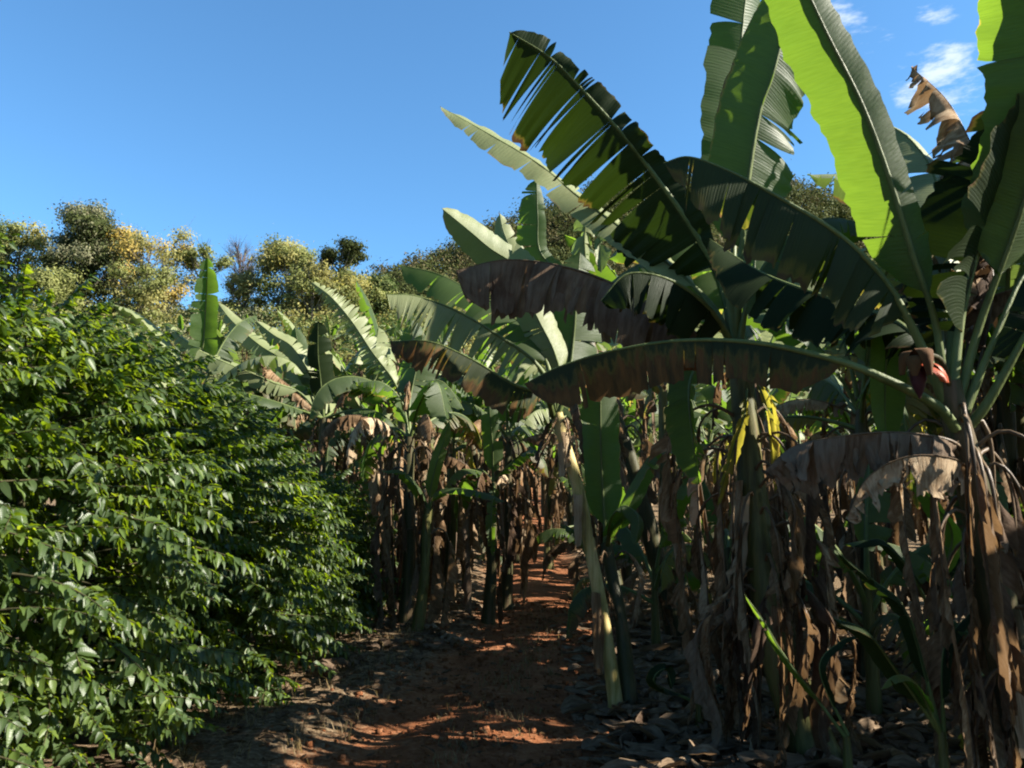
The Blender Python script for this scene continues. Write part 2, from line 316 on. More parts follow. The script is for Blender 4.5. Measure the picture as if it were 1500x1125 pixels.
# ---------------------------------------------------------------- banana leaves
def catmull(P, n):
    P = np.asarray(P, float)
    Q = np.vstack([2*P[0]-P[1], P, 2*P[-1]-P[-2]])
    out = []
    for t_ in np.linspace(0, len(P)-1-1e-6, max(n*3, 30)):
        i = int(t_); f = t_-i; a, b, c, d = Q[i:i+4]
        out.append(.5*((2*b)+(c-a)*f+(2*a-5*b+4*c-d)*f*f+(3*b-a-3*c+d)*f**3))
    out = np.array(out); L = np.concatenate([[0], np.cumsum(np.linalg.norm(np.diff(out, axis=0), axis=1))])
    s = np.linspace(0, L[-1], n)
    return np.stack([np.interp(s, L, out[:, k]) for k in range(3)], 1), L[-1]
def nrm(v): return v/(np.linalg.norm(v, axis=-1, keepdims=True)+1e-9)
DOWN = np.array([0, 0, -1.])
def leaf_geo(rng, P, W=.32, b0=.18, side=None, dr=.35, dl=.35, hang=.15, tears=7, gap=.25, dry=0, n=44, m=5, lenj=.1, tipfull=.5, rough=1., fwd=.22, wr=1., wl=1.):
    """P: midrib points base->tip.  side: direction in which the right half points.  dr/dl: fold-down angle of the halves."""
    Pp, L = catmull(P, n)
    T = nrm(np.gradient(Pp, axis=0))
    if side is None:
        out = Pp[-1]-Pp[0]; out = np.array([out[0], out[1], 0])
        if np.linalg.norm(out) < .05: out = np.array([1., 0, 0])
        side = np.cross(nrm(out), [0, 0, 1.])
    S = np.array(side, float)[None]-T*(T@np.array(side, float))[:, None]; S = nrm(S)
    Nn = np.cross(S, T)
    i0 = max(1, int(b0*n)); nb = n-i0
    tt = np.linspace(0, 1, nb)
    prof = np.clip(tt/.13, 0, 1)**.55*np.clip(1-(np.clip(tt-tipfull, 0, 1)/(1-tipfull))**2.3, 0, 1)**.65
    mb = MB()
    for sgn, d0, wk in ((1, dr, wr), (-1, dl, wl)):
        k = rng.poisson(tears) if tears > 0 else 0
        cuts = sorted(set([0, nb-1]+list(rng.randint(2, nb-2, size=k))))
        lowf = rng.rand()*6; rip1 = rng.normal(0, 1, n); rip1 = (rip1+np.roll(rip1, 1))/1.4
        for a, b in zip(cuts[:-1], cuts[1:]):
            idx = np.arange(a, b+1); ns = len(idx); cen = (a+b)/2
            ext = (1+rng.uniform(-lenj, lenj*.3)); hg = hang*rng.uniform(.5, 1.4); dd = d0+rng.uniform(-.15, .15)*(1+2*dry)*rough
            tw = rng.uniform(-.5, .5)*(.6+dry)*rough; bendv = rng.uniform(.15, .5)*rough
            bendv *= 1+1.5*dry
            if tears > 0 and rng.rand() < .22: ext *= rng.uniform(.72, 1)
            gpow = [1., 1.3, 2.4, 4.][rng.randint(4)]; gp = gap*rng.uniform(.3, 1.6)*(1 if tears > 0 else 0)
            pos = np.zeros((ns, m+1, 3)); uvs = np.zeros((ns, m+1, 2))
            base = Pp[i0+idx]; Ti = T[i0+idx]; Si = S[i0+idx]*sgn; Ni = Nn[i0+idx]
            wdt = W*wk*prof[idx]*ext*(1+rng.uniform(-.06, .06, ns)*(1 if tears else .3))
            cur = base.copy(); pos[:, 0] = cur; uvs[:, :, 0] = (tt[idx])[:, None]
            loc = (idx-cen)/max(1, (b-a))  # -.5...5
            for j in range(1, m+1):
                v = (j-.5)/m
                ang = dd+bendv*v+tw*loc*v*1.2
                di = Si*np.cos(ang)[:, None]-Ni*np.sin(ang)[:, None]
                h = np.clip(hg*(.35+.9*v), 0, .97)
                di = nrm(di*(1-h)+DOWN*h)
                di = nrm(di+Ti*fwd*(1-h))
                cur = cur+di*(wdt/m)[:, None]
                pos[:, j] = cur
            vv = (np.arange(m+1)/m)
            # strips narrow outwards so that the tears open
            pc = pos.mean(axis=0, keepdims=True)
            shrink = (min(gp, .95)*vv**gpow)[None, :, None]*(.8 if ns > 6 else 1.15)
            lim = min(1, 6./ns)
            pos = pos+(pc-pos)*shrink*np.array(lim)
            rip = (rip1[i0+idx]*.007+np.sin(idx*.23+lowf*2)*.012)[:, None]*rough
            if dry: rip = rip+rng.uniform(-.022, .022, (ns, m+1))*dry
            pos = pos+Ni[:, None, :]*(rip*vv[None]*(W/.3))[..., None]
            if dry:
                pos += rng.uniform(-.012, .012, pos.shape)*dry*vv[None, :, None]
            uvs[:, :, 1] = vv[None]*sgn*ext
            mb.grid(pos, uvs, flip=(sgn < 0))
    rb = MB(); r = np.interp(np.linspace(0, 1, n), [0, b0, .6, 1], [.030, .02, .011, .003])*(W/.32)**.5*(1-.5*min(1, dry))
    rb.tube(Pp-Nn*r[:, None]*.7, r, 6)
    return mb, rb
def add_leaf(parent, rng, P, matk='green', name='leaf', label=None, ribmat=None, **kw):
    org = np.array(parent.location); P = np.asarray(P, float)-org
    a, b = leaf_geo(rng, P, **kw)
    lf = a.build(name, M[matk], parent); reg(parent, lf)
    if label: lf['label'] = label
    rb = b.build('midrib', M[ribmat or ('ribdry' if matk.startswith('dry') else 'rib')], lf); reg(lf, rb)
    return lf
def px_leaf(parent, seed, pts, matk='green', **kw):
    return add_leaf(parent, np.random.RandomState(seed), [at(*q) for q in pts], matk, **kw)

def stem_geo(rng, P, r0, r1, k=12, n=22, lump=.06):
    Pp, L = catmull(P, n); mb = MB()
    T = nrm(np.gradient(Pp, axis=0)); A = np.array([1., 0, 0]); G = np.zeros((n, k+1, 3)); U = np.zeros((n, k+1, 2)); th = np.linspace(0, 2*math.pi, k+1)
    ph = rng.rand(4)*6
    for i in range(n):
        A = A-T[i]*A.dot(T[i]); A /= np.linalg.norm(A); B = np.cross(T[i], A); s = i/(n-1)
        r = (r0+(r1-r0)*s)*(1+.35*math.exp(-s*12))*(1+lump*np.sin(2*th+ph[0]+s*4)+lump*.6*np.sin(3*th+ph[1]-s*7)+lump*.5*math.sin(s*23+ph[2]))
        G[i] = Pp[i]+r[:, None]*(np.cos(th)[:, None]*A+np.sin(th)[:, None]*B)
    G[:, -1] = G[:, 0]
    U[..., 0] = np.linspace(0, L, n)[:, None]; U[..., 1] = (th/6.283)[None]
    mb.grid(G, U); return mb, Pp
def sheath_geo(rng, Pp, i, length, r, th0, wid, curl=.3):
    """a dry strip of leaf sheath peeling off the stem"""
    n = 7; k = 4; mb = MB(); P = np.zeros((n, k+1, 3)); U = np.zeros((n, k+1, 2))
    c0 = Pp[i]
    for a in range(n):
        s = a/(n-1); z = -length*s; rr = r+.015+curl*.12*s*s
        for b in range(k+1):
            th = th0+wid*(b/k-.5)*(1-.5*s); 
            P[a, b] = c0+[rr*math.cos(th)+rng.uniform(-.006, .006), rr*math.sin(th)+rng.uniform(-.006, .006), z+rng.uniform(-.01, .01)]
            U[a, b] = (b/k*.3, s)
    mb.grid(P, U); return mb
def dead_leaf(parent, rng, base, az, L=1.4, out=.22, W=.2, matk=None, spread=.25, rise=.12, **kw):
    o = np.array([math.cos(az), math.sin(az), 0])
    side = np.array([-math.sin(az), math.cos(az), 0])
    sw = rng.uniform(-spread, spread)
    z = np.array([0, 0, 1.])
    P = [base, base+o*out*.6+z*rise, base+o*out*1.15+z*(rise-.18)+side*sw*.2, base+o*out*1.1-z*L*.4+side*sw*.5, base+o*out*.9-z*L*.75+side*sw*.8, base+o*out*rng.uniform(.6, 1.2)-z*L+side*sw]
    prm = dict(W=W, b0=.22, side=side, dr=rng.uniform(.4, 1.2), dl=rng.uniform(.4, 1.2), hang=.8, tears=rng.randint(3, 9), gap=.45, dry=.75, n=30, m=4, lenj=.45, rough=2.)
    prm.update(kw)
    return add_leaf(parent, rng, P, matk or rng.choice(['dry', 'dry', 'drygrey']), name='dead_leaf', **prm)

def random_leaf_path(rng, base, az, L, elev, sag):
    o = np.array([math.cos(az), math.sin(az), 0]); P = [np.array(base, float)]; e = elev; k = 8; tw = rng.uniform(-.06, .06)
    for i in range(k):
        d = np.array([math.cos(az+tw*i)*math.cos(e), math.sin(az+tw*i)*math.cos(e), math.sin(e)])
        P.append(P[-1]+d*L/k); e -= sag*(i+1)/k*.55
        e = max(e, -1.45)
    return P
def banana(rng, name, label, cat, group, loc, H=2.6, nl=8, nd=7, LL=2.0, lean=(0, 0), r=.095, mats=('green', 'edge', 'pale', 'pale', 'edge'), det=1., az0=None, dl_len=1.5, sheaths=3, skip=(), r1=.05, W=.27):
    e = empty(name, loc, label, cat, group); L0 = np.array(loc, float)
    P = [np.array([0, 0, -.12])+L0, np.array([lean[0]*.3, lean[1]*.3, H*.35])+L0, np.array([lean[0]*.7, lean[1]*.7, H*.7])+L0, np.array([lean[0], lean[1], H])+L0]
    mb, Pp = stem_geo(rng, np.array(P)-L0, r, r1); reg(e, mb.build('stem', M['stemdark' if rng.rand() < .5 else 'stem'], e))
    top = Pp[-1]+L0; a0 = rng.rand()*6.28 if az0 is None else az0
    for k in range(nl):
        az = a0+k*2.4+rng.uniform(-.3, .3)
        if k in skip: continue
        old = k/max(1, nl-1)
        elev = 1.35-old*.9+rng.uniform(-.12, .12); sag = .25+old*1.1+rng.uniform(-.1, .2)
        ln = LL*rng.uniform(.85, 1.1)
        mk = mats[min(len(mats)-1, rng.randint(0, len(mats)))] if k < nl-2 else rng.choice(['edge', 'rust', 'yellow', 'edge'])
        add_leaf(e, rng, random_leaf_path(rng, top-np.array([0, 0, .05+.25*old]), az, ln, elev, sag), mk, W=W*rng.uniform(.85, 1.1), b0=.2,
                 dr=rng.uniform(.1, .7)+old*.3, dl=rng.uniform(.1, .7)+old*.3, hang=.1+.3*old, tears=int(5+14*old+rng.randint(0, 10)), gap=.3+.4*old, n=int(36*det)+6, m=4, fwd=.2)
    for k in range(max(1, nd//3)):
        add_leaf(e, rng, random_leaf_path(rng, top-np.array([0, 0, .2]), a0+k*2.4+.8, LL*.8, rng.uniform(.2, .7), rng.uniform(1.2, 2.0)), rng.choice(['dry', 'drygrey', 'dry']), name='dead_leaf', W=W*.7, b0=.2, dr=.8, dl=.8, hang=.65, tears=14, gap=.5, dry=1, n=int(30*det)+6, m=4, lenj=.35, rough=1.8)
    for k in range(nd):
        hh = rng.uniform(.55, 1.0); i = int(hh*(len(Pp)-1)); az = a0+k*2.4+1+rng.uniform(-.4, .4)
        dead_leaf(e, rng, Pp[i]+L0, az, L=min(dl_len*rng.uniform(.7, 1.15), hh*H*.95), out=rng.uniform(.12, .34), W=rng.uniform(.13, .22))
    for k in range(sheaths):
        i = rng.randint(6, 19); reg(e, sheath_geo(rng, Pp, i, rng.uniform(.3, .8), r*.85, rng.rand()*6.28, rng.uniform(.7, 1.5)).build('leaf_sheath', M['dry'], e))
    return e

NEARG = 'banana plants standing close along the right of the path'
# ---------------------------------------------------------------- plant A: the large one at the right edge
def gpt(x, y, dz=0): return np.array([x, y, float(gz(x, y))+dz])
def hero_stem(e, rng, pts, r0, r1, mk='stem'):
    org = np.array(e.location); mb, Pp = stem_geo(rng, [np.asarray(q)-org for q in pts], r0, r1, k=14, n=30)
    reg(e, mb.build('stem', M[mk], e)); return Pp
CAT = 'banana plant'
rng = np.random.RandomState(11)
A = empty('banana_plant', gpt(2.62, 4.1), 'tallest near banana plant at the right edge with huge sunlit leaf and red flower bud', CAT, NEARG)
PA = hero_stem(A, rng, [gpt(2.62, 4.1, -.1), at(1462, 900, 4.1), at(1432, 740, 4.05), at(1402, 620, 4.0), at(1388, 560, 4.0)], .115, .065, 'stemdark')
px_leaf(A, 1, [(1390, 590, 4.), (1372, 470, 3.95), (1340, 375, 3.9), (1302, 253, 3.82), (1263, 150, 3.75), (1213, 50, 3.68), (1160, -60, 3.6), (1100, -160, 3.5)], 'fresh', W=.245, b0=.2, side=(1, .1, 0), dr=.02, dl=.75, hang=.03, tears=2, gap=.12, n=70, m=7, wr=.55, rough=.6, fwd=.3, label='huge translucent sunlit leaf rising to the top edge')
px_leaf(A, 2, [(1396, 600, 4.), (1352, 500, 3.95), (1300, 410, 3.9), (1235, 345, 3.85), (1150, 292, 3.82), (1070, 250, 3.86), (1010, 229, 3.9), (972, 238, 3.95)], 'deepedge', W=.38, b0=.26, side=(0, 1, .3), dr=.15, dl=1.15, hang=.32, tears=22, gap=.2, n=90, m=6, tipfull=.75, fwd=-.12, label='dark arching leaf with browned torn margin')
px_leaf(A, 3, [(1405, 625, 3.95), (1375, 590, 3.9), (1300, 552, 3.9), (1225, 524, 3.95), (1110, 500, 4.05), (1000, 497, 4.15), (900, 512, 4.25), (820, 536, 4.3), (768, 562, 4.35)], 'deeprust', W=.27, b0=.28, side=(0, 1, .2), dr=.25, dl=1.25, hang=.6, tears=8, gap=.1, n=80, m=6, tipfull=.8, fwd=.0, wl=.95, wr=.7, label='long drooping leaf with rusty streaks lying level across the path')
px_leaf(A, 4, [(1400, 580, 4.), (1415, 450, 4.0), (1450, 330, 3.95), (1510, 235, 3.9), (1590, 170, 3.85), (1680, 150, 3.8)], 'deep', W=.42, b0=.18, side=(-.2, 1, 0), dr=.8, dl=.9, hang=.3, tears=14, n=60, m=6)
px_leaf(A, 10, [(1410, 600, 4.1), (1425, 480, 4.3), (1450, 330, 4.6), (1430, 230, 4.8), (1390, 150, 4.9), (1335, 98, 5.0)], 'dry', name='dead_leaf', W=.36, b0=.25, side=(.3, 1, 0), dr=.8, dl=.9, hang=.62, tears=34, gap=.8, dry=1, n=70, m=5, lenj=.4, rough=1.6, label='dry shredded leaf with its tip up against the sky')
px_leaf(A, 11, [(1405, 600, 4.), (1440, 470, 4.0), (1500, 300, 3.8), (1530, 150, 3.6), (1510, 20, 3.5), (1480, -90, 3.4)], 'fresh', W=.27, b0=.3, side=(1, .1, 0), dr=.4, dl=.5, hang=.03, tears=1, n=60, m=6)
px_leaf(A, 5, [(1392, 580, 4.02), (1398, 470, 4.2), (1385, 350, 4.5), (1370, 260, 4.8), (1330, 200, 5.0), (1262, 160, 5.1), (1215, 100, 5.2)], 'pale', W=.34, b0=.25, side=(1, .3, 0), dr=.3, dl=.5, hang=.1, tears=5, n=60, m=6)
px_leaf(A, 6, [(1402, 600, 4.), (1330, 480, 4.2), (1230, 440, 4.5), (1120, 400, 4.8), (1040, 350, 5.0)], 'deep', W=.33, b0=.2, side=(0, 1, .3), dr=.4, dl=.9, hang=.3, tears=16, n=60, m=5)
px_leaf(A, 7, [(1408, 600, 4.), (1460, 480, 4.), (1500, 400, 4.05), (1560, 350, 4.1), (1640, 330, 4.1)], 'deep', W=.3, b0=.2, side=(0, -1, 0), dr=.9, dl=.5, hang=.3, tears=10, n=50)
px_leaf(A, 8, [(1415, 620, 4.), (1440, 590, 3.95), (1470, 540, 3.9), (1505, 480, 3.85), (1560, 400, 3.8), (1640, 380, 3.7)], 'edge', W=.3, b0=.4, side=(0, -1, 0), dr=.9, dl=.5, hang=.3, tears=10, n=50)
px_leaf(A, 9, [(1392, 600, 4.05), (1330, 470, 4.4), (1305, 455, 4.5), (1298, 520, 4.5), (1296, 590, 4.5), (1298, 655, 4.5)], 'fresh', W=.13, b0=.42, side=(1, 0, 0), dr=.2, dl=.2, hang=.1, tears=0, n=40)
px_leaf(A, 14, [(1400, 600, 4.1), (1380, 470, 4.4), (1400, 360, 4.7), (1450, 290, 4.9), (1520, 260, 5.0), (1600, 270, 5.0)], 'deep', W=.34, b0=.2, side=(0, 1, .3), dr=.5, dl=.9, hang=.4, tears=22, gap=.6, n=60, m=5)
px_leaf(A, 15, [(1400, 600, 4.1), (1390, 480, 4.5), (1370, 380, 4.9), (1330, 300, 5.1), (1290, 270, 5.2), (1240, 290, 5.3)], 'deepedge', W=.32, b0=.2, side=(0, 1, .3), dr=.5, dl=.9, hang=.35, tears=24, gap=.7, n=60, m=5)
px_leaf(A, 16, [(1412, 620, 4.), (1440, 520, 4.1), (1455, 400, 4.2), (1420, 320, 4.4), (1370, 300, 4.5), (1330, 330, 4.6)], 'drygrey', name='dead_leaf', W=.24, b0=.25, side=(0, 1, .3), dr=.7, dl=.9, hang=.7, tears=24, gap=.6, dry=.9, n=60, m=5, lenj=.4)
# dead leaves of A
px_leaf(A, 12, [(1420, 660, 4.), (1380, 640, 3.9), (1300, 632, 3.95), (1220, 640, 4.), (1160, 655, 4.1), (1120, 690, 4.1)], 'drygrey', name='dead_leaf', W=.3, b0=.1, side=(0, 1, 0), dr=.9, dl=1.2, hang=.85, tears=14, gap=.4, dry=1.2, n=60, m=6, lenj=.4, rough=2, label='large grey brown dead leaf sagging sideways')
px_leaf(A, 13, [(1430, 700, 4.), (1400, 672, 3.85), (1330, 668, 3.8), (1270, 700, 3.85), (1240, 760, 3.9)], 'dry', name='dead_leaf', W=.17, b0=.1, side=(0, 1, 0), dr=.6, dl=1., hang=.7, tears=12, gap=.5, dry=1.2, n=40, lenj=.4, rough=2)
Al = np.array(A.location)
for k in range(26):
    i = rng.randint(9, 27); dead_leaf(A, rng, PA[i]+Al, k*2.4+rng.rand(), L=min(PA[i][2]*.97, rng.uniform(.8, 1.7)), out=rng.uniform(.12, .32), W=rng.uniform(.1, .2), n=34)
for k in range(5): i = rng.randint(8, 26); reg(A, sheath_geo(rng, PA, i, rng.uniform(.3, .8), .1, rng.rand()*6.28, 1.2).build('leaf_sheath', M['dry'], A))
# flower bud
def flower(parent, c, s, stalk, bractmat='bract', full=True):
    org = np.array(parent.location); c = np.array(c)-org
    mb = MB(); P, _ = catmull([np.array(q)-org for q in stalk]+[c+[0, 0, .12*s]], 16); mb.tube(P, np.linspace(.02, .014, 16)*s**.5, 7); st = mb.build('flower_stalk', M['stemdark'], parent); reg(parent, st)
    n, k = 14, 12; th = np.linspace(0, 2*math.pi, k+1); G = np.zeros((n, k+1, 3)); U = np.zeros((n, k+1, 2))
    for i in range(n):
        q = i/(n-1); r = .055*s*math.sin(math.pi*min(.98, .1+q**.8*.9))**.8*(1+.05*math.sin(q*40)); z = .12*s-.26*s*q
        G[i] = c+np.stack([r*np.cos(th), r*np.sin(th)*.9, np.full(k+1, z)], 1); U[i] = q
    b = MB(); b.grid(G, U); bo = b.build('flower_bud', M['bud'], parent); reg(parent, bo)
    for a, mt, up, ln in ((-.35, bractmat, .45, .2), (-.9, bractmat, .1, .2), (-2.2, 'budend', .9, .16), (-1.5, 'budend', 1.4, .17), (-3.0, 'budend', 1.2, .14))[:5 if full else 2]:
        o = np.array([math.cos(a), math.sin(a), 0]); sd_ = np.array([-o[1], o[0], 0]); nn, kk = 8, 6; G = np.zeros((nn, kk+1, 3)); U = np.zeros((nn, kk+1, 2))
        for i in range(nn):
            q = i/(nn-1); w_ = .06*s*math.sin(math.pi*(.15+.8*q))**.7
            ctr = c+[0, 0, .1*s]+o*(.03+ln*math.sin(q*1.5)*.75)*s+np.array([0, 0, 1])*(up*.1*math.sin(q*3)-ln*q*.75)*s
            for j in range(kk+1):
                v = j/kk*2-1; G[i, j] = ctr+sd_*v*w_-o*(v*v)*.03*s; U[i, j] = (q, v)
        br = MB(); br.grid(G, U); x = br.build('bract', M[mt], bo); reg(bo, x)
flower(A, at(1345, 553, 3.75), .72, [at(1394, 575, 3.98), at(1378, 528, 3.85), at(1350, 520, 3.78)])

# ---------------------------------------------------------------- plant B: middle right
rng = np.random.RandomState(12)
B = empty('banana_plant', gpt(1.5, 5.3), 'banana plant with torn arching leaf against the sky and thick brown skirt', CAT, NEARG)
PB = hero_stem(B, rng, [gpt(1.85, 5.0, -.1), at(1140, 950, 5.1), at(1105, 740, 5.2), at(1090, 600, 5.25), at(1078, 500, 5.3)], .13, .07)
cB = (1078, 505, 5.3)
px_leaf(B, 21, [cB, (1062, 420, 5.25), (1010, 330, 5.2), (963, 263, 5.15), (920, 207, 5.1), (870, 150, 5.05), (810, 88, 5.), (746, 47, 4.95)], 'deep', W=.6, b0=.2, side=(.5, -.55, .67), dr=.3, dl=.1, hang=.14, tears=20, gap=.55, n=110, m=7, tipfull=.8, fwd=.1, wl=1.0, wr=.2, label='torn comb-like leaf pointing up left against the sky')
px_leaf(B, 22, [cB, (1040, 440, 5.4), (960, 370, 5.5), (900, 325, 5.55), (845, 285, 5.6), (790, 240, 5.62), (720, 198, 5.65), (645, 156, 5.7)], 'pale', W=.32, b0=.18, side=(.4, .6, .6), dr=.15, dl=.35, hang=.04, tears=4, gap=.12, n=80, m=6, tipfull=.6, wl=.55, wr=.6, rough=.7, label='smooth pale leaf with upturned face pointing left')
px_leaf(B, 23, [cB, (1085, 400, 5.2), (1092, 300, 5.1), (1112, 170, 5.), (1132, 110, 4.95), (1150, 40, 4.9), (1172, -50, 4.8)], 'green', W=.38, b0=.25, side=(1, .1, 0), dr=.25, dl=.15, hang=.05, tears=0, gap=.3, n=80, m=6, wr=.01, wl=.75, rough=.6)
px_leaf(B, 23, [cB, (1086, 400, 5.22), (1093, 300, 5.12), (1113, 170, 5.02), (1133, 110, 4.97), (1151, 40, 4.92), (1173, -50, 4.82)], 'green', W=.42, b0=.25, side=(1, .1, -.35), dr=.25, dl=.15, hang=.05, tears=12, gap=.6, n=80, m=6, wr=.95, wl=.01, rough=1, fwd=-.2)
px_leaf(B, 24, [cB, (1075, 400, 5.6), (1080, 280, 5.8), (1082, 150, 5.9), (1090, 20, 5.9), (1110, -110, 5.8)], 'fresh', W=.3, b0=.3, side=(1, .2, 0), dr=.3, dl=.2, hang=.03, tears=4, gap=.2, n=60)
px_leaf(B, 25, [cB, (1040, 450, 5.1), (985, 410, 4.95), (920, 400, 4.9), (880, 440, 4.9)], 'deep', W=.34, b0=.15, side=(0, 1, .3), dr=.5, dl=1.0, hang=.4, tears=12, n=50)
px_leaf(B, 26, [cB, (1100, 420, 5.2), (1150, 350, 5.1), (1210, 320, 5.1), (1280, 330, 5.)], 'green', W=.3, b0=.15, side=(0, -1, .3), dr=.9, dl=.5, hang=.3, tears=14, n=50)
px_leaf(B, 27, [cB, (1040, 520, 5.1), (1012, 560, 5.0), (1015, 640, 4.95), (1025, 710, 4.95)], 'edge', W=.2, b0=.15, side=(.6, -.8, 0), dr=.5, dl=.5, hang=.3, tears=6, n=50)
px_leaf(B, 28, [cB, (1050, 400, 5.5), (1000, 340, 5.8), (940, 340, 6.1), (890, 380, 6.3)], 'edge', W=.33, b0=.15, dr=.6, dl=.6, hang=.3, tears=12, n=50)
px_leaf(B, 29, [(1082, 540, 5.25), (1040, 500, 5.3), (980, 462, 5.35), (900, 415, 5.4), (820, 388, 5.45), (740, 380, 5.5), (668, 396, 5.5)], 'drygrey', name='dead_leaf', W=.40, b0=.15, side=(0, 1, 0), dr=1.1, dl=1.25, hang=.9, tears=11, gap=.2, dry=.5, n=80, m=6, lenj=.25, rough=1., tipfull=.85, label='wide grey brown dead leaf hanging like a curtain')
Bl = np.array(B.location)
for k in range(44):
    i = rng.randint(8, 25); dead_leaf(B, rng, PB[i]+Bl, k*2.4+rng.rand(), L=min(PB[i][2]*.97, rng.uniform(.8, 1.8)), out=rng.uniform(.14, .42), W=rng.uniform(.1, .2), n=34)
for k in range(3):
    i = rng.randint(22, 27); dead_leaf(B, rng, PB[i]+Bl, -1.6+k*.5, L=rng.uniform(.3, .7), out=.15, W=.08, matk='yellow', dry=.4, hang=.5)
for k in range(6): i = rng.randint(8, 26); reg(B, sheath_geo(rng, PB, i, rng.uniform(.3, .8), .11, rng.rand()*6.28, 1.2).build('leaf_sheath', M['dry'], B))

# ---------------------------------------------------------------- plant C: the leaning one in the middle
rng = np.random.RandomState(13)
cb = at(905, 1035, 6.45); cb = gpt(cb[0], 6.45)
Cp = empty('banana_plant', cb, 'slender leaning banana plant in the middle with bare pale stem beside the path', CAT, NEARG)
PC = hero_stem(Cp, rng, [cb-[0, 0, .1], at(888, 930, 6.45), at(868, 820, 6.45), at(845, 710, 6.45), at(824, 640, 6.45), at(816, 605, 6.45)], .056, .043, 'stempale')
cC = (814, 610, 6.45)
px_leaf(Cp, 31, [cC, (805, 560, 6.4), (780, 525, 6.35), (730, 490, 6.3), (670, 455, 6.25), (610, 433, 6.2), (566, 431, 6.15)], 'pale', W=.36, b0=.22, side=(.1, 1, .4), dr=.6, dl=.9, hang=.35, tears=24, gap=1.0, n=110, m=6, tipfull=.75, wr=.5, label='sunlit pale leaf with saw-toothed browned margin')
px_leaf(Cp, 32, [cC, (800, 580, 6.2), (750, 560, 6.), (690, 525, 5.95), (630, 500, 5.9), (570, 500, 5.9)], 'deeprust', W=.27, b0=.2, side=(.1, 1, .2), dr=.6, dl=.9, hang=.3, tears=18, gap=.5, n=70, m=6, tipfull=.7)
px_leaf(Cp, 33, [cC, (806, 540, 6.5), (780, 490, 6.6), (735, 450, 6.7), (690, 425, 6.8), (640, 400, 6.9), (585, 388, 7.)], 'green', W=.3, b0=.2, side=(.1, 1, .2), dr=.4, dl=.8, hang=.15, tears=10, gap=.25, n=60, m=5)
px_leaf(Cp, 34, [cC, (822, 560, 6.5), (812, 515, 6.5), (790, 470, 6.5), (770, 430, 6.45), (758, 400, 6.4)], 'pale', W=.2, b0=.3, side=(1, .2, .3), dr=.2, dl=.4, hang=.05, tears=2, n=40)
px_leaf(Cp, 35, [cC, (830, 570, 6.5), (840, 500, 6.6), (845, 430, 6.6), (850, 370, 6.7)], 'green', W=.3, b0=.2, side=(1, .1, 0), dr=.3, dl=.3, hang=.1, tears=4, n=40)
px_leaf(Cp, 36, [cC, (828, 575, 6.4), (850, 545, 6.2), (900, 540, 6.), (950, 580, 5.9)], 'rust', W=.2, b0=.3, dr=.6, dl=.9, hang=.3, tears=6, n=40)
for k in range(5):
    dead_leaf(Cp, rng, PC[27]+np.array(cb), k*1.3, L=rng.uniform(.25, .5), out=rng.uniform(.06, .14), W=.07)
for k in range(7): i = rng.randint(10, 28); reg(Cp, sheath_geo(rng, PC, i, rng.uniform(.2, .6), .062, rng.uniform(-2.5, .5), 1.1, .1).build('leaf_sheath', M['dry'], Cp))
# the straight stem beside it
rng = np.random.RandomState(14)
c2 = at(922, 1030, 6.5); c2 = gpt(c2[0], 6.5)
C2 = empty('banana_plant', c2, 'short straight banana plant with upright dark leaf beside the leaning pale stem', CAT, NEARG)
PC2 = hero_stem(C2, rng, [c2-[0, 0, .1], at(912, 930, 6.6), at(898, 850, 6.7), at(888, 795, 6.75)], .075, .045, 'stemdark')
cD = (888, 800, 6.75)
px_leaf(C2, 41, [cD, (886, 760, 6.75), (882, 700, 6.75), (880, 640, 6.75), (880, 580, 6.75), (882, 530, 6.8)], 'green', W=.19, b0=.12, side=(1, 0, 0), dr=.35, dl=.35, hang=.03, tears=1, n=40, label='upright dark leaf')
px_leaf(C2, 42, [cD, (895, 760, 6.3), (915, 740, 6.2), (935, 760, 6.1), (930, 800, 6.)], 'green', W=.1, b0=.2, dr=.5, dl=.5, hang=.2, tears=1, n=30)
px_leaf(C2, 43, [cD, (900, 760, 6.4), (930, 700, 6.4), (960, 660, 6.4), (1000, 655, 6.4)], 'green', W=.16, b0=.2, dr=.5, dl=.5, hang=.2, tears=3, n=36)
for k in range(3): dead_leaf(C2, rng, PC2[25]+np.array(c2), k*2., L=rng.uniform(.4, .8), out=rng.uniform(.08, .2), W=.1)

# ---------------------------------------------------------------- plant D: behind the middle, tops against hill and sky
rng = np.random.RandomState(15)
d0 = at(800, 860, 9.3); d0 = gpt(1.9, 9.3)
Dp = empty('banana_plant', d0, 'banana plant behind the middle whose pale and shredded upright leaves stand against the wooded hill', CAT, 'banana plants beyond the bend of the path')
cDD = (850, 470, 9.3)
PD = hero_stem(Dp, rng, [d0-[0, 0, .1], at(930, 700, 9.3), at(880, 560, 9.3), at(850, 465, 9.3)], .12, .07, 'stemdark')
px_leaf(Dp, 51, [cDD, (810, 430, 9.2), (760, 390, 9.1), (720, 365, 9.), (690, 340, 8.9), (647, 305, 8.8)], 'pale', W=.28, b0=.3, side=(.5, 0, .8), dr=.2, dl=.4, hang=.05, tears=3, n=50)
px_leaf(Dp, 52, [cDD, (830, 410, 9.3), (792, 370, 9.3), (788, 320, 9.3), (786, 262, 9.3)], 'fresh', W=.33, b0=.2, side=(1, 0, 0), dr=.2, dl=.1, hang=.1, tears=9, gap=.4, n=60, wr=.4)
px_leaf(Dp, 53, [cDD, (790, 420, 9.4), (755, 375, 9.5), (738, 340, 9.5), (732, 312, 9.5)], 'pale', W=.17, b0=.3, side=(1, 0, 0), dr=.2, dl=.2, hang=.02, tears=1, n=36)
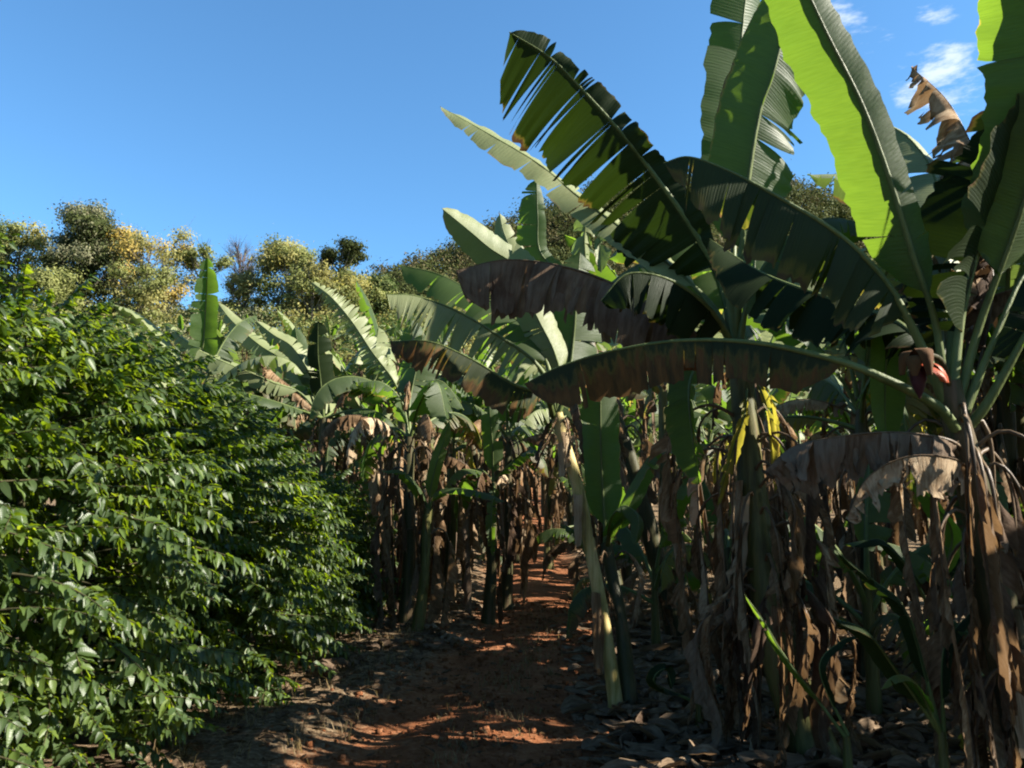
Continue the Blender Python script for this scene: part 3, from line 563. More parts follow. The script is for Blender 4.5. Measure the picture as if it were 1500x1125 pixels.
px_leaf(Dp, 54, [cDD, (858, 400, 9.3), (856, 350, 9.2), (862, 310, 9.1), (872, 320, 9.0), (878, 350, 8.95), (880, 400, 8.9)], 'pale', W=.22, b0=.3, side=(1, 0, 0), dr=.6, dl=.6, hang=.5, tears=12, gap=.5, dry=.6, n=50, rough=1.5)
px_leaf(Dp, 55, [cDD, (900, 410, 9.3), (960, 380, 9.2), (1020, 400, 9.1)], 'green', W=.3, b0=.2, dr=.5, dl=.5, hang=.3, tears=8, n=40)
px_leaf(Dp, 56, [cDD, (830, 430, 9.), (790, 400, 8.8), (745, 385, 8.6), (700, 395, 8.5)], 'green', W=.3, b0=.2, dr=.5, dl=.5, hang=.3, tears=8, n=40)
Dl = np.array(Dp.location)
for k in range(9): dead_leaf(Dp, rng, PD[rng.randint(18, 29)]+Dl, k*2.4, L=rng.uniform(.9, 1.6), out=rng.uniform(.14, .3), W=.2)

# ---------------------------------------------------------------- plants E, F: left beyond the coffee
def hero_mid(seed, lab, xpx, ypx, Y, base_x, leaves, nd=9, r=.11, group='banana plants beyond the coffee hedge', mk='stemdark', gen=3):
    rng = np.random.RandomState(seed); b = gpt(base_x, Y); e = empty('banana_plant', b, lab, CAT, group)
    top = at(xpx, ypx, Y); P = hero_stem(e, rng, [b-[0, 0, .1], b*.6+top*.4+[0.03, 0, 0], b*.2+top*.8, top], r, .06, mk)
    for k, (pts, mt, kw) in enumerate(leaves):
        kw = dict(kw, W=kw['W']*.86, tears=int(kw.get('tears', 4)*1.6)+2, gap=max(.5, kw.get('gap', .25)))
        px_leaf(e, seed*10+k, [(xpx, ypx, Y)]+pts, mt, **kw)
    for k in range(gen):
        add_leaf(e, rng, random_leaf_path(rng, top, rng.rand()*6.28, 1.9, rng.uniform(.3, .9), rng.uniform(.8, 1.3)), rng.choice(['edge', 'green', 'rust']), W=.28, dr=.6, dl=.6, hang=.3, tears=14, gap=.35, n=40, m=4)
    for k in range(3 if gen > 0 else 0):
        add_leaf(e, rng, random_leaf_path(rng, top-np.array([0, 0, .15]), rng.rand()*6.28, 1.7, rng.uniform(.3, .9), rng.uniform(.9, 1.6)), 'dry', name='dead_leaf', W=.2, b0=.15, dr=.8, dl=.8, hang=.6, tears=18, gap=.6, dry=1, n=44, m=4, lenj=.35, rough=1.8)
    for k in range(nd): dead_leaf(e, rng, P[rng.randint(17, 29)]+b, k*2.4+rng.rand(), L=rng.uniform(.9, 1.8), out=rng.uniform(.14, .36), W=rng.uniform(.14, .24))
    return e
kw0 = dict(W=.34, b0=.15, dr=.3, dl=.3, hang=.1, tears=4, n=46, m=4)
hero_mid(61, 'banana plant over the coffee hedge with broad dark upright leaf and pale arching leaves', 474, 612, 13, -3.1, [
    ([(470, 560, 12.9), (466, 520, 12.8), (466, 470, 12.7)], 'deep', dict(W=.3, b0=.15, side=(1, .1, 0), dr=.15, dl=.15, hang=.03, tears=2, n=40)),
    ([(455, 560, 13.), (440, 520, 13.1), (432, 478, 13.2)], 'fresh', dict(W=.22, b0=.3, side=(1, .2, 0), dr=.3, dl=.3, hang=.03, tears=0, n=36)),
    ([(440, 575, 12.9), (400, 560, 12.7), (340, 535, 12.5), (290, 512, 12.4), (240, 476, 12.3)], 'pale', dict(W=.26, b0=.2, side=(.3, .6, .6), dr=.3, dl=.5, hang=.25, tears=14, gap=.5, n=50)),
    ([(450, 560, 13.3), (420, 530, 13.6), (380, 505, 13.8), (340, 470, 14.), (318, 442, 14.)], 'pale', dict(W=.27, b0=.2, side=(.7, .3, .6), dr=.3, dl=.4, hang=.1, tears=10, n=50)),
    ([(460, 560, 13.), (430, 510, 13.), (400, 490, 13.), (375, 470, 13.)], 'pale', dict(W=.24, b0=.2, side=(.6, .3, .6), dr=.3, dl=.5, hang=.1, tears=6, n=40)),
    ([(440, 600, 12.6), (395, 585, 12.2), (340, 570, 12.), (300, 560, 12.)], 'green', dict(W=.28, b0=.2, dr=.5, dl=.5, hang=.4, tears=8, n=40)),
    ([(430, 570, 12.9), (400, 545, 12.8), (380, 520, 12.7), (390, 560, 12.6)], 'dry', dict(W=.25, b0=.1, dr=.9, dl=.9, hang=.8, tears=12, dry=1, gap=.4, n=40, name='dead_leaf')),
], nd=12)
hero_mid(62, 'banana plant right of the hedge end with narrow sunlit leaf sloping up left', 590, 588, 11.4, -1.5, [
    ([(575, 555, 11.3), (545, 515, 11.2), (515, 470, 11.1), (485, 435, 11.), (456, 413, 11.)], 'pale', dict(W=.27, b0=.12, side=(.75, .2, .6), dr=.25, dl=.6, hang=.12, tears=30, gap=.9, n=90)),
    ([(560, 575, 11.1), (520, 560, 10.8), (480, 570, 10.6)], 'edge', kw0),
    ([(600, 540, 11.4), (605, 500, 11.4), (600, 460, 11.4)], 'green', dict(W=.26, b0=.2, side=(1, 0, 0), dr=.3, dl=.3, hang=.05, tears=3, n=40)),
    ([(620, 560, 11.), (650, 560, 10.8), (680, 600, 10.6)], 'green', kw0),
], nd=12)
# row of trunks left of the path, skirts of dead leaves
hero_mid(63, 'banana trunk wrapped in a thick skirt of dead leaves just past the hedge end', 600, 640, 10.2, -1.32, [
    ([(590, 590, 10.2), (560, 560, 10.1), (520, 560, 10.)], 'edge', kw0), ([(615, 590, 10.), (640, 560, 9.9), (655, 620, 9.8)], 'green', kw0),
    ([(600, 590, 10.4), (610, 540, 10.5), (620, 490, 10.6)], 'green', dict(kw0, side=(1, 0, 0)))], nd=20, r=.1, gen=2)
hero_mid(64, 'young banana plant with upright leaf standing in front of dead skirts left of the path', 628, 745, 9.9, -1.15, [
    ([(632, 710, 9.85), (642, 670, 9.8), (652, 640, 9.8), (658, 615, 9.8)], 'fresh', dict(W=.12, b0=.1, side=(1, 0, 0), dr=.3, dl=.3, hang=.02, tears=0, n=36)),
    ([(640, 720, 9.8), (670, 715, 9.7), (710, 722, 9.6), (740, 735, 9.5)], 'green', dict(W=.14, b0=.1, dr=.5, dl=.5, hang=.2, tears=3, n=36)),
    ([(615, 715, 9.8), (590, 690, 9.7), (560, 690, 9.6)], 'green', dict(W=.14, b0=.1, dr=.5, dl=.5, hang=.2, tears=3, n=36))], nd=2, r=.07, mk='stem', gen=0)
hero_mid(65, 'banana plant left of the path with green leaves hanging over a bare dark stem', 722, 705, 11.1, -.33, [
    ([(722, 660, 11.), (718, 610, 10.9), (716, 575, 10.9)], 'green', dict(W=.18, b0=.1, side=(1, 0, 0), dr=.3, dl=.3, hang=.02, tears=1, n=36)),
    ([(745, 680, 10.9), (775, 660, 10.8), (800, 665, 10.7)], 'edge', dict(kw0, W=.2)),
    ([(700, 690, 10.8), (670, 690, 10.6), (650, 720, 10.5)], 'green', dict(kw0, W=.2)),
    ([(724, 720, 10.9), (720, 745, 10.7), (720, 780, 10.6), (722, 815, 10.6)], 'green', dict(kw0, W=.1, side=(1, 0, 0)))], nd=3, r=.085, gen=1)
hero_mid(66, 'banana trunk with pale dead leaves dangling at the left bank of the path', 745, 640, 12.4, -.1, [
    ([(740, 590, 12.4), (720, 560, 12.3), (700, 570, 12.)], 'edge', kw0), ([(755, 590, 12.4), (780, 570, 12.3), (800, 600, 12.)], 'green', kw0)], nd=16, r=.09, gen=2)
hero_mid(67, 'short banana trunk with peeling straw coloured sheath between the dark trunks', 662, 660, 12.6, -1.0, [
    ([(655, 610, 12.6), (635, 580, 12.5), (610, 580, 12.2)], 'pale', kw0), ([(670, 610, 12.4), (690, 580, 12.3), (700, 610, 12.)], 'green', kw0)], nd=15, r=.1, mk='stem', gen=2)

# ---------------------------------------------------------------- young suckers at lower right
def sucker_px(seed, lab, base, leaves, H=.5):
    rng = np.random.RandomState(seed); b = gpt(*base); e = empty('banana_sucker', b, lab, 'banana sucker', 'young banana suckers')
    top = b+[0, 0, H]; hero_stem(e, rng, [b-[0, 0, .05], b*.5+top*.5, top], .035, .018, 'stem')
    for k, (pts, mt, W) in enumerate(leaves):
        add_leaf(e, rng, [top]+[at(*q) for q in pts], mt, W=W, b0=.2, dr=.4, dl=.4, hang=.1, tears=1, n=30, m=4, rough=.6)
    return e
sucker_px(71, 'young banana sucker with long leaf reaching up left at lower right', (2.02, 3.95), [
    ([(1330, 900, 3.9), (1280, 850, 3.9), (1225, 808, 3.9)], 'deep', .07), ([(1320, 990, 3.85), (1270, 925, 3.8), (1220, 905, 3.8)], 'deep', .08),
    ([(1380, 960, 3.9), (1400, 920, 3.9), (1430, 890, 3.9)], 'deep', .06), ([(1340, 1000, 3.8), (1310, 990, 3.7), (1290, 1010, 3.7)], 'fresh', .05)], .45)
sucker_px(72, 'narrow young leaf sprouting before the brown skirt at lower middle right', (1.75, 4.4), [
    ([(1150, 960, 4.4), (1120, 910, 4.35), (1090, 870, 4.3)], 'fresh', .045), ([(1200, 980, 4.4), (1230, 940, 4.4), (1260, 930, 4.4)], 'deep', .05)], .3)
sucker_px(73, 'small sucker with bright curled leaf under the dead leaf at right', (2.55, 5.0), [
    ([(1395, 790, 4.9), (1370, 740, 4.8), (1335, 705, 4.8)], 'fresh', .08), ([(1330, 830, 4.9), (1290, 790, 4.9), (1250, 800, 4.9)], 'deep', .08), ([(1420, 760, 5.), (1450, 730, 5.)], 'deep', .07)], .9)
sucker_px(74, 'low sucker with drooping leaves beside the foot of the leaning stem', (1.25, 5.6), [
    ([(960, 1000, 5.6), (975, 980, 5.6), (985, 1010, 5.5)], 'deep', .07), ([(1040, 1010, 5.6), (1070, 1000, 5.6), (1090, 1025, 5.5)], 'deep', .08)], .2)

# ---------------------------------------------------------------- generic plants, copied through the grove
KIDPROTO = []
def hide_far(e): e.location = (0, -400, 0)
protos = []
for k in range(9):
    rg = np.random.RandomState(200+k)
    protos.append(banana(rg, 'banana_plant', 'x', CAT, None, (0, 0, 0), H=rg.uniform(2.3, 3.1), nl=8+k % 3, nd=8+(k*3) % 5, LL=rg.uniform(1.9, 2.3), lean=(rg.uniform(-.25, .25), rg.uniform(-.25, .25)), r=rg.uniform(.09, .12)))
young = []
for k in range(4):
    rg = np.random.RandomState(300+k)
    young.append(banana(rg, 'banana_sucker', 'x', 'banana sucker', None, (0, 0, 0), H=rg.uniform(.5, 1.1), nl=5, nd=1, LL=rg.uniform(1.0, 1.4), r=.05, r1=.025, mats=('green', 'fresh', 'green'), dl_len=.6, sheaths=0, W=.17))
def joined(e, name, drop=0):
    """one mesh of a whole plant, for plants too far off to show their parts"""
    mats, V, Q, U, MI = [], [], [], [], []; n = 0
    def walk(o):
        nonlocal n
        for c in kids(o):
            me = c.data; v = np.zeros(len(me.vertices)*3, np.float32); me.vertices.foreach_get('co', v)
            q = np.zeros(len(me.loops), np.int32); me.loops.foreach_get('vertex_index', q)
            u = np.zeros(len(me.loops)*2, np.float32); me.uv_layers[0].data.foreach_get('uv', u)
            mt = me.materials[0]
            if mt not in mats: mats.append(mt)
            vu = np.zeros((len(v)//3, 2), np.float32); vu[q] = u.reshape(-1, 2)
            V.append(v.reshape(-1, 3)); Q.append(q.reshape(-1, 4)+n); U.append(vu); MI.append(np.full(len(q)//4, mats.index(mt), np.int32)); n += len(v)//3
            walk(c)
    walk(e); b = MB(); b.v = V; b.f = Q; b.uv = U; b.mi = MI; b.n = n
    return b.mesh(name, mats)
farmesh = [joined(p_, 'banana_plant') for p_ in protos]

SEEN = {2, 3, 5, 6, 7, 8, 9, 10, 12, 18, 19, 20, 21, 22, 25, 26, 27, 28, 29, 30, 33, 34, 35, 36, 37, 39, 40, 41, 42, 43, 44, 45, 46, 50, 51, 52, 53, 54, 55, 56, 57, 59, 62, 63, 64, 65, 66, 67, 68, 74, 75, 76, 77, 78, 79, 80, 81, 89, 90, 91, 92, 93, 95, 104, 105, 107, 110, 113, 117, 120, 131, 134, 137, 147, 162, 163, 164, 180, 193, 198, 200, 206, 212, 216, 218, 219, 231, 232, 233, 237, 239, 257, 258, 259, 260, 261, 263, 264, 265, 276, 277, 279, 280, 281, 282, 283, 284, 285, 288, 300, 301, 302, 304, 305, 306, 307, 308, 309, 310, 311, 312, 322, 324, 325, 326, }
SEEN_WELL = {2, 3, 5, 6, 7, 8, 9, 10, 12, 18, 19, 20, 21, 22, 25, 26, 27, 28, 29, 30, 33, 34, 35, 36, 37, 39, 40, 41, 42, 43, 44, 45, 46, 51, 52, 53, 54, 56, 62, 63, 64, 65, 66, 67, 68, 74, 76, 77, 78, 80, 81, 89, 91, 92, 93, 95, 105, 147, 198, 212, 219, 237, 257, 259, 260, 261, 263, 265, 276, 279, 280, 282, 283, 284, 288, 301, 302, 304, 305, 306, 307, 309, 322, 324, 325, 326, }   # plants of the far rows that the nearer ones do not hide
used = set(); placed = []
rg = np.random.RandomState(5)
spots = []
# off to the right: rows that shade the path
for x, y in [(4.5, 2.4), (4.4, .4), (4.5, 5.9), (5.7, 7.1), (7.4, 4.9), (5.8, 9.6), (4.4, 7.4), (3.1, 7.2), (5.2, 8.3), (3.0, 9.6), (4.9, 11.0), (6.6, 6.4), (7.0, 9.6), (6.4, 3.6), (6.8, .6), (4.9, -1.0), (8.6, 4.5), (8.9, 7.7), (2.2, 11.6), (3.6, 12.9), (1.75, 13.8), (5.9, 13.2), (7.7, 12.), (9.6, 10.7), (10.4, 6.2)]:
    spots.append((x, y, 'R'))
yy = 14.6
while yy < 66:
    st = 2.35 if yy < 30 else 2.9
    x = -.60*yy-1 if yy > 20 else -.52*yy
    x += rg.uniform(0, st)
    while x < .62*yy+2:
        xx = x+rg.uniform(-.5, .5); y2 = yy+rg.uniform(-.5, .5)
        if abs(xx-float(pathx(y2))) > (.95 if y2 < 17 else .72 if y2 < 25 else 0): spots.append((xx, y2, 'G'))
        x += st*(1 if xx < 0 else 1.25)
    yy += 2.2 if yy < 30 else 3.1
spots += [(-3.6, 14.7, 'G'), (-5.4, 15.0, 'G'), (-5.0, 12.6, 'G'), (-7.0, 14.0, 'G'), (-2.2, 13.7, 'G'), (.75, 16.9, 'G'), (.1, 17.8, 'G')]
print('spots', len(spots))
def finish(o, x, y, rot, s):
    o.location = (x, y, float(gz(x, y))-.03); o.rotation_euler = (0, 0, rot); o.scale = (s, s, s*1.0)
recs = []
for k, (x, y, zone) in enumerate(spots):
    s = rg.uniform(.85, 1.15)*(1.0 if zone == 'R' and y < 4.5 else 1.3 if zone == 'R' and 4.3 < x < 5.3 and y < 8.4 else 1.42 if zone == 'R' and x > 5.1 and y < 6.9 else 1.05 if zone == 'R' else 1.0)  # right rows enlarged so their canopy throws shade on hedge and path
    rot = rg.rand()*6.28
    if zone == 'G' and ((y > 24 and k not in SEEN_WELL) or (y > 18 and k not in SEEN)): continue
    if y > 30:
        o = link('banana_plant', farmesh[k % len(farmesh)])
    else:
        pi = k % len(protos)
        if pi in used: o = copy_tree(protos[pi])
        else: used.add(pi); o = protos[pi]
    finish(o, x, y, rot, s); o['category'] = CAT; recs.append((o, x, y, zone))
ORD = ['first', 'second', 'third', 'fourth', 'fifth', 'sixth', 'seventh', 'eighth', 'ninth', 'tenth', 'eleventh', 'twelfth', 'thirteenth', 'fourteenth', 'fifteenth', 'sixteenth', 'seventeenth', 'eighteenth', 'nineteenth', 'twentieth', 'twenty-first', 'twenty-second', 'twenty-third', 'twenty-fourth', 'twenty-fifth', 'twenty-sixth', 'twenty-seventh', 'twenty-eighth', 'twenty-ninth', 'thirtieth', 'thirty-first', 'thirty-second']
BANDS = [(0, 16.0, 'banana plant from the left in the front row behind the hedge', 'first row of the grove behind the hedge'), (16.0, 20.0, 'banana plant from the left in the second row of the grove', 'second row of the grove'),
         (20.0, 24.0, 'banana plant from the left in the dim third row of the grove', 'third row of the grove'), (24.0, 31, 'banana plant from the left at the foot of the slope', 'banana plants at the foot of the slope'),
         (31, 56.5, 'banana plant from the left halfway up the sunlit slope', 'banana plants halfway up the slope'), (56.5, 61.5, 'small banana plant from the left, one row below the ridge scrub', 'banana plants near the top of the slope'),
         (61.5, 99, 'small banana plant from the left in the topmost row', 'topmost banana plants of the slope')]
for a_, b_, lab_, grp_ in BANDS:
    row = sorted([r_ for r_ in recs if r_[3] == 'G' and a_ <= r_[2] < b_], key=lambda r_: r_[1]/r_[2])
    for k, r_ in enumerate(row): tag(r_[0], ORD[k]+' '+lab_, CAT, grp_)
row = sorted([r_ for r_ in recs if r_[3] == 'R' and r_[2] > 0 and r_[1]/r_[2] < .8], key=lambda r_: r_[1]/r_[2])
for k, r_ in enumerate(row): tag(r_[0], ORD[k]+' shaded banana plant from the left behind the tall right one', CAT, 'shaded banana plants at right')
for k, r_ in enumerate(sorted([q_ for q_ in recs if q_[3] == 'R' and q_ not in row], key=lambda q_: q_[1]**2+q_[2]**2)):
    tag(r_[0], 'tall banana plant beyond the right edge, '+ORD[k]+' from the camera', CAT, 'banana plants beyond the right edge')
# suckers in the understorey
usedy = set(); sy = [(2.6, 6.0), (3.3, 5.6), (3.6, 4.6), (2.1, 7.9), (1.5, 8.6), (2.9, 8.4), (1.9, 10.4), (-1.9, 12.2), (-.8, 13.6), (-2.6, 14.4), (1.4, 12.4), (2.9, 11.2), (-1.7, 15.4), (3.9, 10.0), (-3.4, 16.2), (1.6, 15.7), (-4.3, 13.8), (3.3, 14.2), (4.3, 7.3), (1.2, 10.9)]
labs = ['deep in the shade behind the orange bud', 'right of the brown skirt', 'at the right edge behind the tall stem', 'behind the short straight stem', 'right of the path behind the leaning stem', 'in the dark gap right of the short straight stem',
        'right of the path end', 'between hedge end and dead skirts', 'behind the pale dangling skirt', 'over the hedge end', 'at the right bank of the far path', 'in the dark centre right thicket', 'among the trunks left of the far path', 'far right thicket',
        'left behind the trunks', 'at the far path bend', 'behind the hedge', 'deep in the right thicket', 'at the right behind the dead leaf', 'where the path narrows on its right']
for k, (x, y) in enumerate(sy):
    if k in (12, 14, 16): continue
    pi = k % 4
    if pi in usedy: o = copy_tree(young[pi])
    else: usedy.add(pi); o = young[pi]
    finish(o, x, y, rg.rand()*6.28, rg.uniform(.85, 1.3)); tag(o, 'green banana sucker '+labs[k], 'banana sucker', 'young banana suckers')

# ---------------------------------------------------------------- coffee hedge
def coffee_branch(seed):
    r = np.random.RandomState(seed); mb = MB(); L = r.uniform(.7, .95); n = 14; s = np.linspace(0, 1, n)
    bend = r.uniform(.06, .25); sw = r.uniform(-.1, .1)
    P = np.stack([L*s*(1-.12*s), sw*s*s, -bend*s**2+.04*s], 1); mb.tube(P, np.linspace(.008, .002, n), 4, 1)
    nn = 18
    def leaf(c, d, ln, wd, up):
        d = nrm(d); sd_ = nrm(np.cross(d, up)); u2 = np.cross(sd_, d); a = 6
        G = np.zeros((a, 5, 3)); U = np.zeros((a, 5, 2)); fold = r.uniform(.0, .5); cur = r.uniform(.1, .9); ph = r.rand()*6
        for i in range(a):
            q = i/(a-1); w_ = wd*math.sin(math.pi*min(1, .04+q**.85*.94))**.85*.5+.0005
            ctr = c+d*ln*q-np.array([0, 0, 1])*cur*ln*q*q
            for j in range(5):
                v = (j-2)/2; G[i, j] = ctr+sd_*v*w_+u2*(abs(v)*w_*fold+abs(v)*.004*math.sin(q*14+ph)); U[i, j] = (q, v)
        mb.grid(G, U)
    for k in range(nn):
        q = min(1, .2+.8*(k+r.uniform(-.3, .3))/(nn-1)); i = q*(n-1); c = P[int(min(i, n-1))]; t_ = nrm(P[min(int(i)+1, n-1)]-P[max(int(i)-1, 0)])
        size = (1.15-.45*max(0, q-.75)*4*.8)*r.uniform(.8, 1.1)
        for sg in (1, -1):
            if r.rand() < .05: continue
            lat = np.array([0, sg, 0])
            d = lat*r.uniform(.35, 1)+t_*r.uniform(.1, .9)+np.array([0, 0, r.uniform(-.7, .3)])
            leaf(c, d, .08*size*r.uniform(.65, 1.2), .043*size, np.array([r.uniform(-.9, .9), r.uniform(-.9, .9), 1.]))
    leaf(P[-1], t_+[0, .1, .3], .06, .02, np.array([0, 0, 1.])); leaf(P[-1], t_+[0, -.1, .35], .055, .018, np.array([0, 0, 1.]))
    return mb.mesh('branch', [M['coffee'], M['twig']])
cbr = [coffee_branch(400+k) for k in range(10)]
def coffee(seed, x, y, H, Rr, nb, lab, xr=1.):
    r = np.random.RandomState(seed); e = empty('coffee_bush', (x, y, float(gz(x, y))), lab, 'coffee bush', 'coffee bushes of the hedge')
    mb = MB(); mb.tube([(0, 0, -.1), (.03, 0, H*.4), (0, .03, H*.9)], [.035, .025, .01], 7); reg(e, mb.build('stem', M['twig'], e))
    for k in range(nb):
        q = (k+.5)/nb; q = q**.85; z = .1+q*(H-.3)
        prof = (1-.62*max(0, (q-.45)/.55)**2)*(1+.10*max(0, (.25-q)/.25))
        az = k*2.39996+r.uniform(-.4, .4)
        el = -.12+.9*max(0, q-.5)*2*r.uniform(.4, 1.1)+r.uniform(-.25, .35)
        hi = q > .9
        if q > .93: el = r.uniform(.2, .8)
        reach = Rr*prof*(1.0+.6*float(vnoise(np.array((az % 6.283)*1.3+seed*3.1), np.array(z*1.7), seed)-.66)+r.uniform(-.08, .1)); L = r.uniform(.7, 1.0)*(.72 if hi else 1); off = max(0, reach-L*.9*math.cos(el))
        o = link('branch', cbr[r.randint(len(cbr))], e); reg(e, o)
        o.location = (math.cos(az)*off, math.sin(az)*off, z-.12*el); o.rotation_euler = (r.uniform(-.5, .5), -el, az); o.scale = (L,)*3
clab = ['nearest coffee bush at the left edge with sunlit leafy branches', 'second coffee bush from the camera, upper leaves catching sun', 'third coffee bush from the camera in the hedge', 'fourth coffee bush from the camera, mostly in shade',
        'fifth coffee bush from the camera, dark in the middle of the hedge', 'sixth coffee bush from the camera in deep shade', 'third last coffee bush of the hedge, small leaves in half shade', 'second last coffee bush of the hedge with sunlit patch low down', 'last coffee bush at the far end of the hedge beside the dead skirts']
cys = [3.5, 4.7, 5.8, 6.9, 8.0, 9.1, 10.1, 11.1, 12.0]; chs = [2.86, 2.86, 2.85, 2.66, 2.42, 2.2, 2.0, 1.86, 1.75]
for k, (y, h) in enumerate(zip(cys, chs)):
    coffee(500+k, -3.0+.02*k+.12*math.sin(k*2.3), y, h, 1.36, 430 if k < 5 else 320, clab[k])

# ---------------------------------------------------------------- litter and grass
def litter(name, n, region, sizes, seed, label, onpath=.12):
    r = np.random.RandomState(seed); mb = MB(); c = 0
    while c < n:
        x, y = region(r); d = abs(x-float(pathx(y)))
        if d < 1.0 and r.rand() > onpath+(d/1.0)**4*.5: continue
        L = r.uniform(*sizes)*r.uniform(.5, 1); W = L*r.uniform(.12, .5); az = r.rand()*6.28; a, b = 4, 3
        ca, sa = math.cos(az), math.sin(az); tip = r.uniform(-.35, .5); curl = r.uniform(-1.5, 2.6); G = np.zeros((a+1, b, 3)); U = np.zeros((a+1, b, 2)); tx = r.uniform(-.6, .6)
        u0 = r.rand()
        for i in range(a+1):
            q = i/a; w_ = W*math.sin(math.pi*(.12+.78*q))
            for j in range(b):
                v = j/(b-1)-.5; lx = L*(q-.5); ly = v*w_; lz = abs(v)*w_*curl*.5+tip*L*.5*(q-.3)**2+ly*tx+r.uniform(0, .012)
                G[i, j] = (x+ca*lx-sa*ly, y+sa*lx+ca*ly, lz); U[i, j] = (u0+v*.2, q)
        G[..., 2] += float(gz(x, y))+.012+r.uniform(0, .05)*(1 if d > 1 else .2); mb.grid(G, U); c += 1
    o = mb.build(name, M['litter']); tag(o, label, kind='stuff'); return o
litter('leaf_litter', 6200, lambda r: (r.uniform(.5, 5), r.uniform(3.6, 11)), (.05, .42), 1, 'dry banana leaf litter covering the ground right of the path', .1)
litter('leaf_litter', 2200, lambda r: (r.uniform(-2.6, .6), r.uniform(3.8, 12)), (.04, .16), 2, 'scattered dry leaf scraps along the left bank and path', .12)
litter('leaf_litter', 2600, lambda r: (r.uniform(-6, 5), r.uniform(10, 22)), (.12, .45), 3, 'dry leaf litter under the trunks at the far end of the path', .03)
def fallen(seed, x, y, az, L, W, lab):
    r = np.random.RandomState(seed); o = np.array([math.cos(az), math.sin(az), 0]); sd_ = np.array([-o[1], o[0], 0]); P = []
    for k in range(6):
        q = k/5-.5; p_ = np.array([x, y, 0])+o*L*q+sd_*r.uniform(-.07, .07)*L; p_[2] = float(gz(p_[0], p_[1]))+.05+r.uniform(0, .06); P.append(p_)
    e = empty('fallen_leaf', (x, y, float(gz(x, y))), lab, 'dead leaf', 'big dead leaves lying on the litter')
    a, b = leaf_geo(r, [q_-np.array(e.location) for q_ in P], W=W, b0=.1, dr=r.uniform(-.2, .3), dl=r.uniform(-.2, .3), hang=.03, tears=9, gap=.4, dry=1.1, n=40, m=5, lenj=.35, rough=1.6)
    reg(e, a.build('blade', M['litter' if seed % 2 else 'drygrey'], e)); reg(e, b.build('midrib', M['ribdry'], e))
for k, (x, y, az, L, W, lab) in enumerate([(1.05, 4.55, .3, 1.2, .17, 'big pale dead leaf at the bottom right of the path'), (1.75, 5.0, 2.2, 1.1, .15, 'dead leaf crossing the litter before the thick brown skirt'), (.85, 5.7, 1.2, .9, .12, 'narrow dead leaf beside the foot of the leaning stem'),
    (2.0, 4.1, .9, 1.1, .15, 'curled dead leaf at the lower right beside the young sucker'), (1.5, 6.6, 2.7, 1.2, .16, 'dead leaf lying behind the leaning stem'), (2.7, 5.9, .4, 1.2, .16, 'dead leaf in deep shade at right'),
    (-1.2, 8.9, .5, 1.1, .13, 'dead leaf on the left bank before the dark trunks'), (-.75, 9.6, 2.3, 1.0, .14, 'dead leaf between the two left trunks'), (-1.6, 7.7, 1.0, .8, .11, 'small dead leaf at the foot of the hedge'), (1.3, 9.0, 2.9, 1.1, .14, 'dead leaf at the right edge of the path bend'),
    (.95, 4.0, 2.6, 1.0, .14, 'dead leaf at the very bottom of the view'), (-.4, 12.3, .3, 1.1, .15, 'dead leaf among the farther left trunks')]): fallen(800+k, x, y, az, L, W, lab)
# clods and stones on the path
rc = np.random.RandomState(41); mb = MB()
for k in range(2600):
    y = rc.uniform(4, 13); x = float(pathx(y))+rc.normal(0, .75); s_ = rc.uniform(.004, .014) if rc.rand() < .85 else rc.uniform(.012, .032)
    V = np.array([(a, b, c) for a in (-1, 1) for b in (-1, 1) for c in (-1, 1)], float)*s_*rc.uniform(.5, 1.2, (8, 3))+[x, y, float(gz(x, y))+s_*.25]
    mb.quads(V, [(0, 1, 3, 2), (4, 6, 7, 5), (0, 4, 5, 1), (2, 3, 7, 6), (0, 2, 6, 4), (1, 5, 7, 3)])
tag(mb.build('soil_clods', m_soil), 'crumbs and small clods of red soil on the path', kind='stuff')
m, t = mat('dry grass'); leafshader(t, ramp(t, N(t, 'ShaderNodeNewGeometry').outputs['Random Per Island'], [(0, (.09, .08, .03)), (.4, (.2, .14, .07)), (1, (.3, .22, .12))]), (.3, .22, .08), None, .7, .3, .2); M['drygrass'] = m
def grass(name, n, fn, label, mk, seed, h=(.05, .14)):
    r = np.random.RandomState(seed); mb = MB()
    for k in range(n):
        x, y = fn(r)
        for b in range(r.randint(5, 11)):
            px, py = x+r.normal(0, .035), y+r.normal(0, .035); z = float(gz(px, py))-.01; hh = r.uniform(*h); a = r.rand()*6.28; le = r.uniform(.2, 1.1)*hh; w_ = .0035
            dx, dy = math.cos(a), math.sin(a)
            V = [(px-dy*w_, py+dx*w_, z), (px+dy*w_, py-dx*w_, z), (px+dx*le*.45+dy*w_*.7, py+dy*le*.45-dx*w_*.7, z+hh*.75), (px+dx*le*.45-dy*w_*.7, py+dy*le*.45+dx*w_*.7, z+hh*.75),
                 (px+dx*le+dy*.0006, py+dy*le, z+hh*.95), (px+dx*le-dy*.0006, py+dy*le+.0006, z+hh*.95)]
            mb.quads(V, [(0, 1, 2, 3), (3, 2, 4, 5)])
    o = mb.build(name, M[mk]); tag(o, label, kind='stuff')
grass('dry_grass', 170, lambda r: ((lambda y: (float(pathx(y))+r.normal(0, .2), y))(r.uniform(4.5, 12))), 'dry straw coloured grass tufts along the crown of the path', 'drygrass', 1, (.03, .09))
grass('dry_grass', 150, lambda r: (r.uniform(-2.4, -1.05), r.uniform(4.5, 10)), 'dry grass tufts at the foot of the coffee hedge', 'drygrass', 2, (.04, .13))

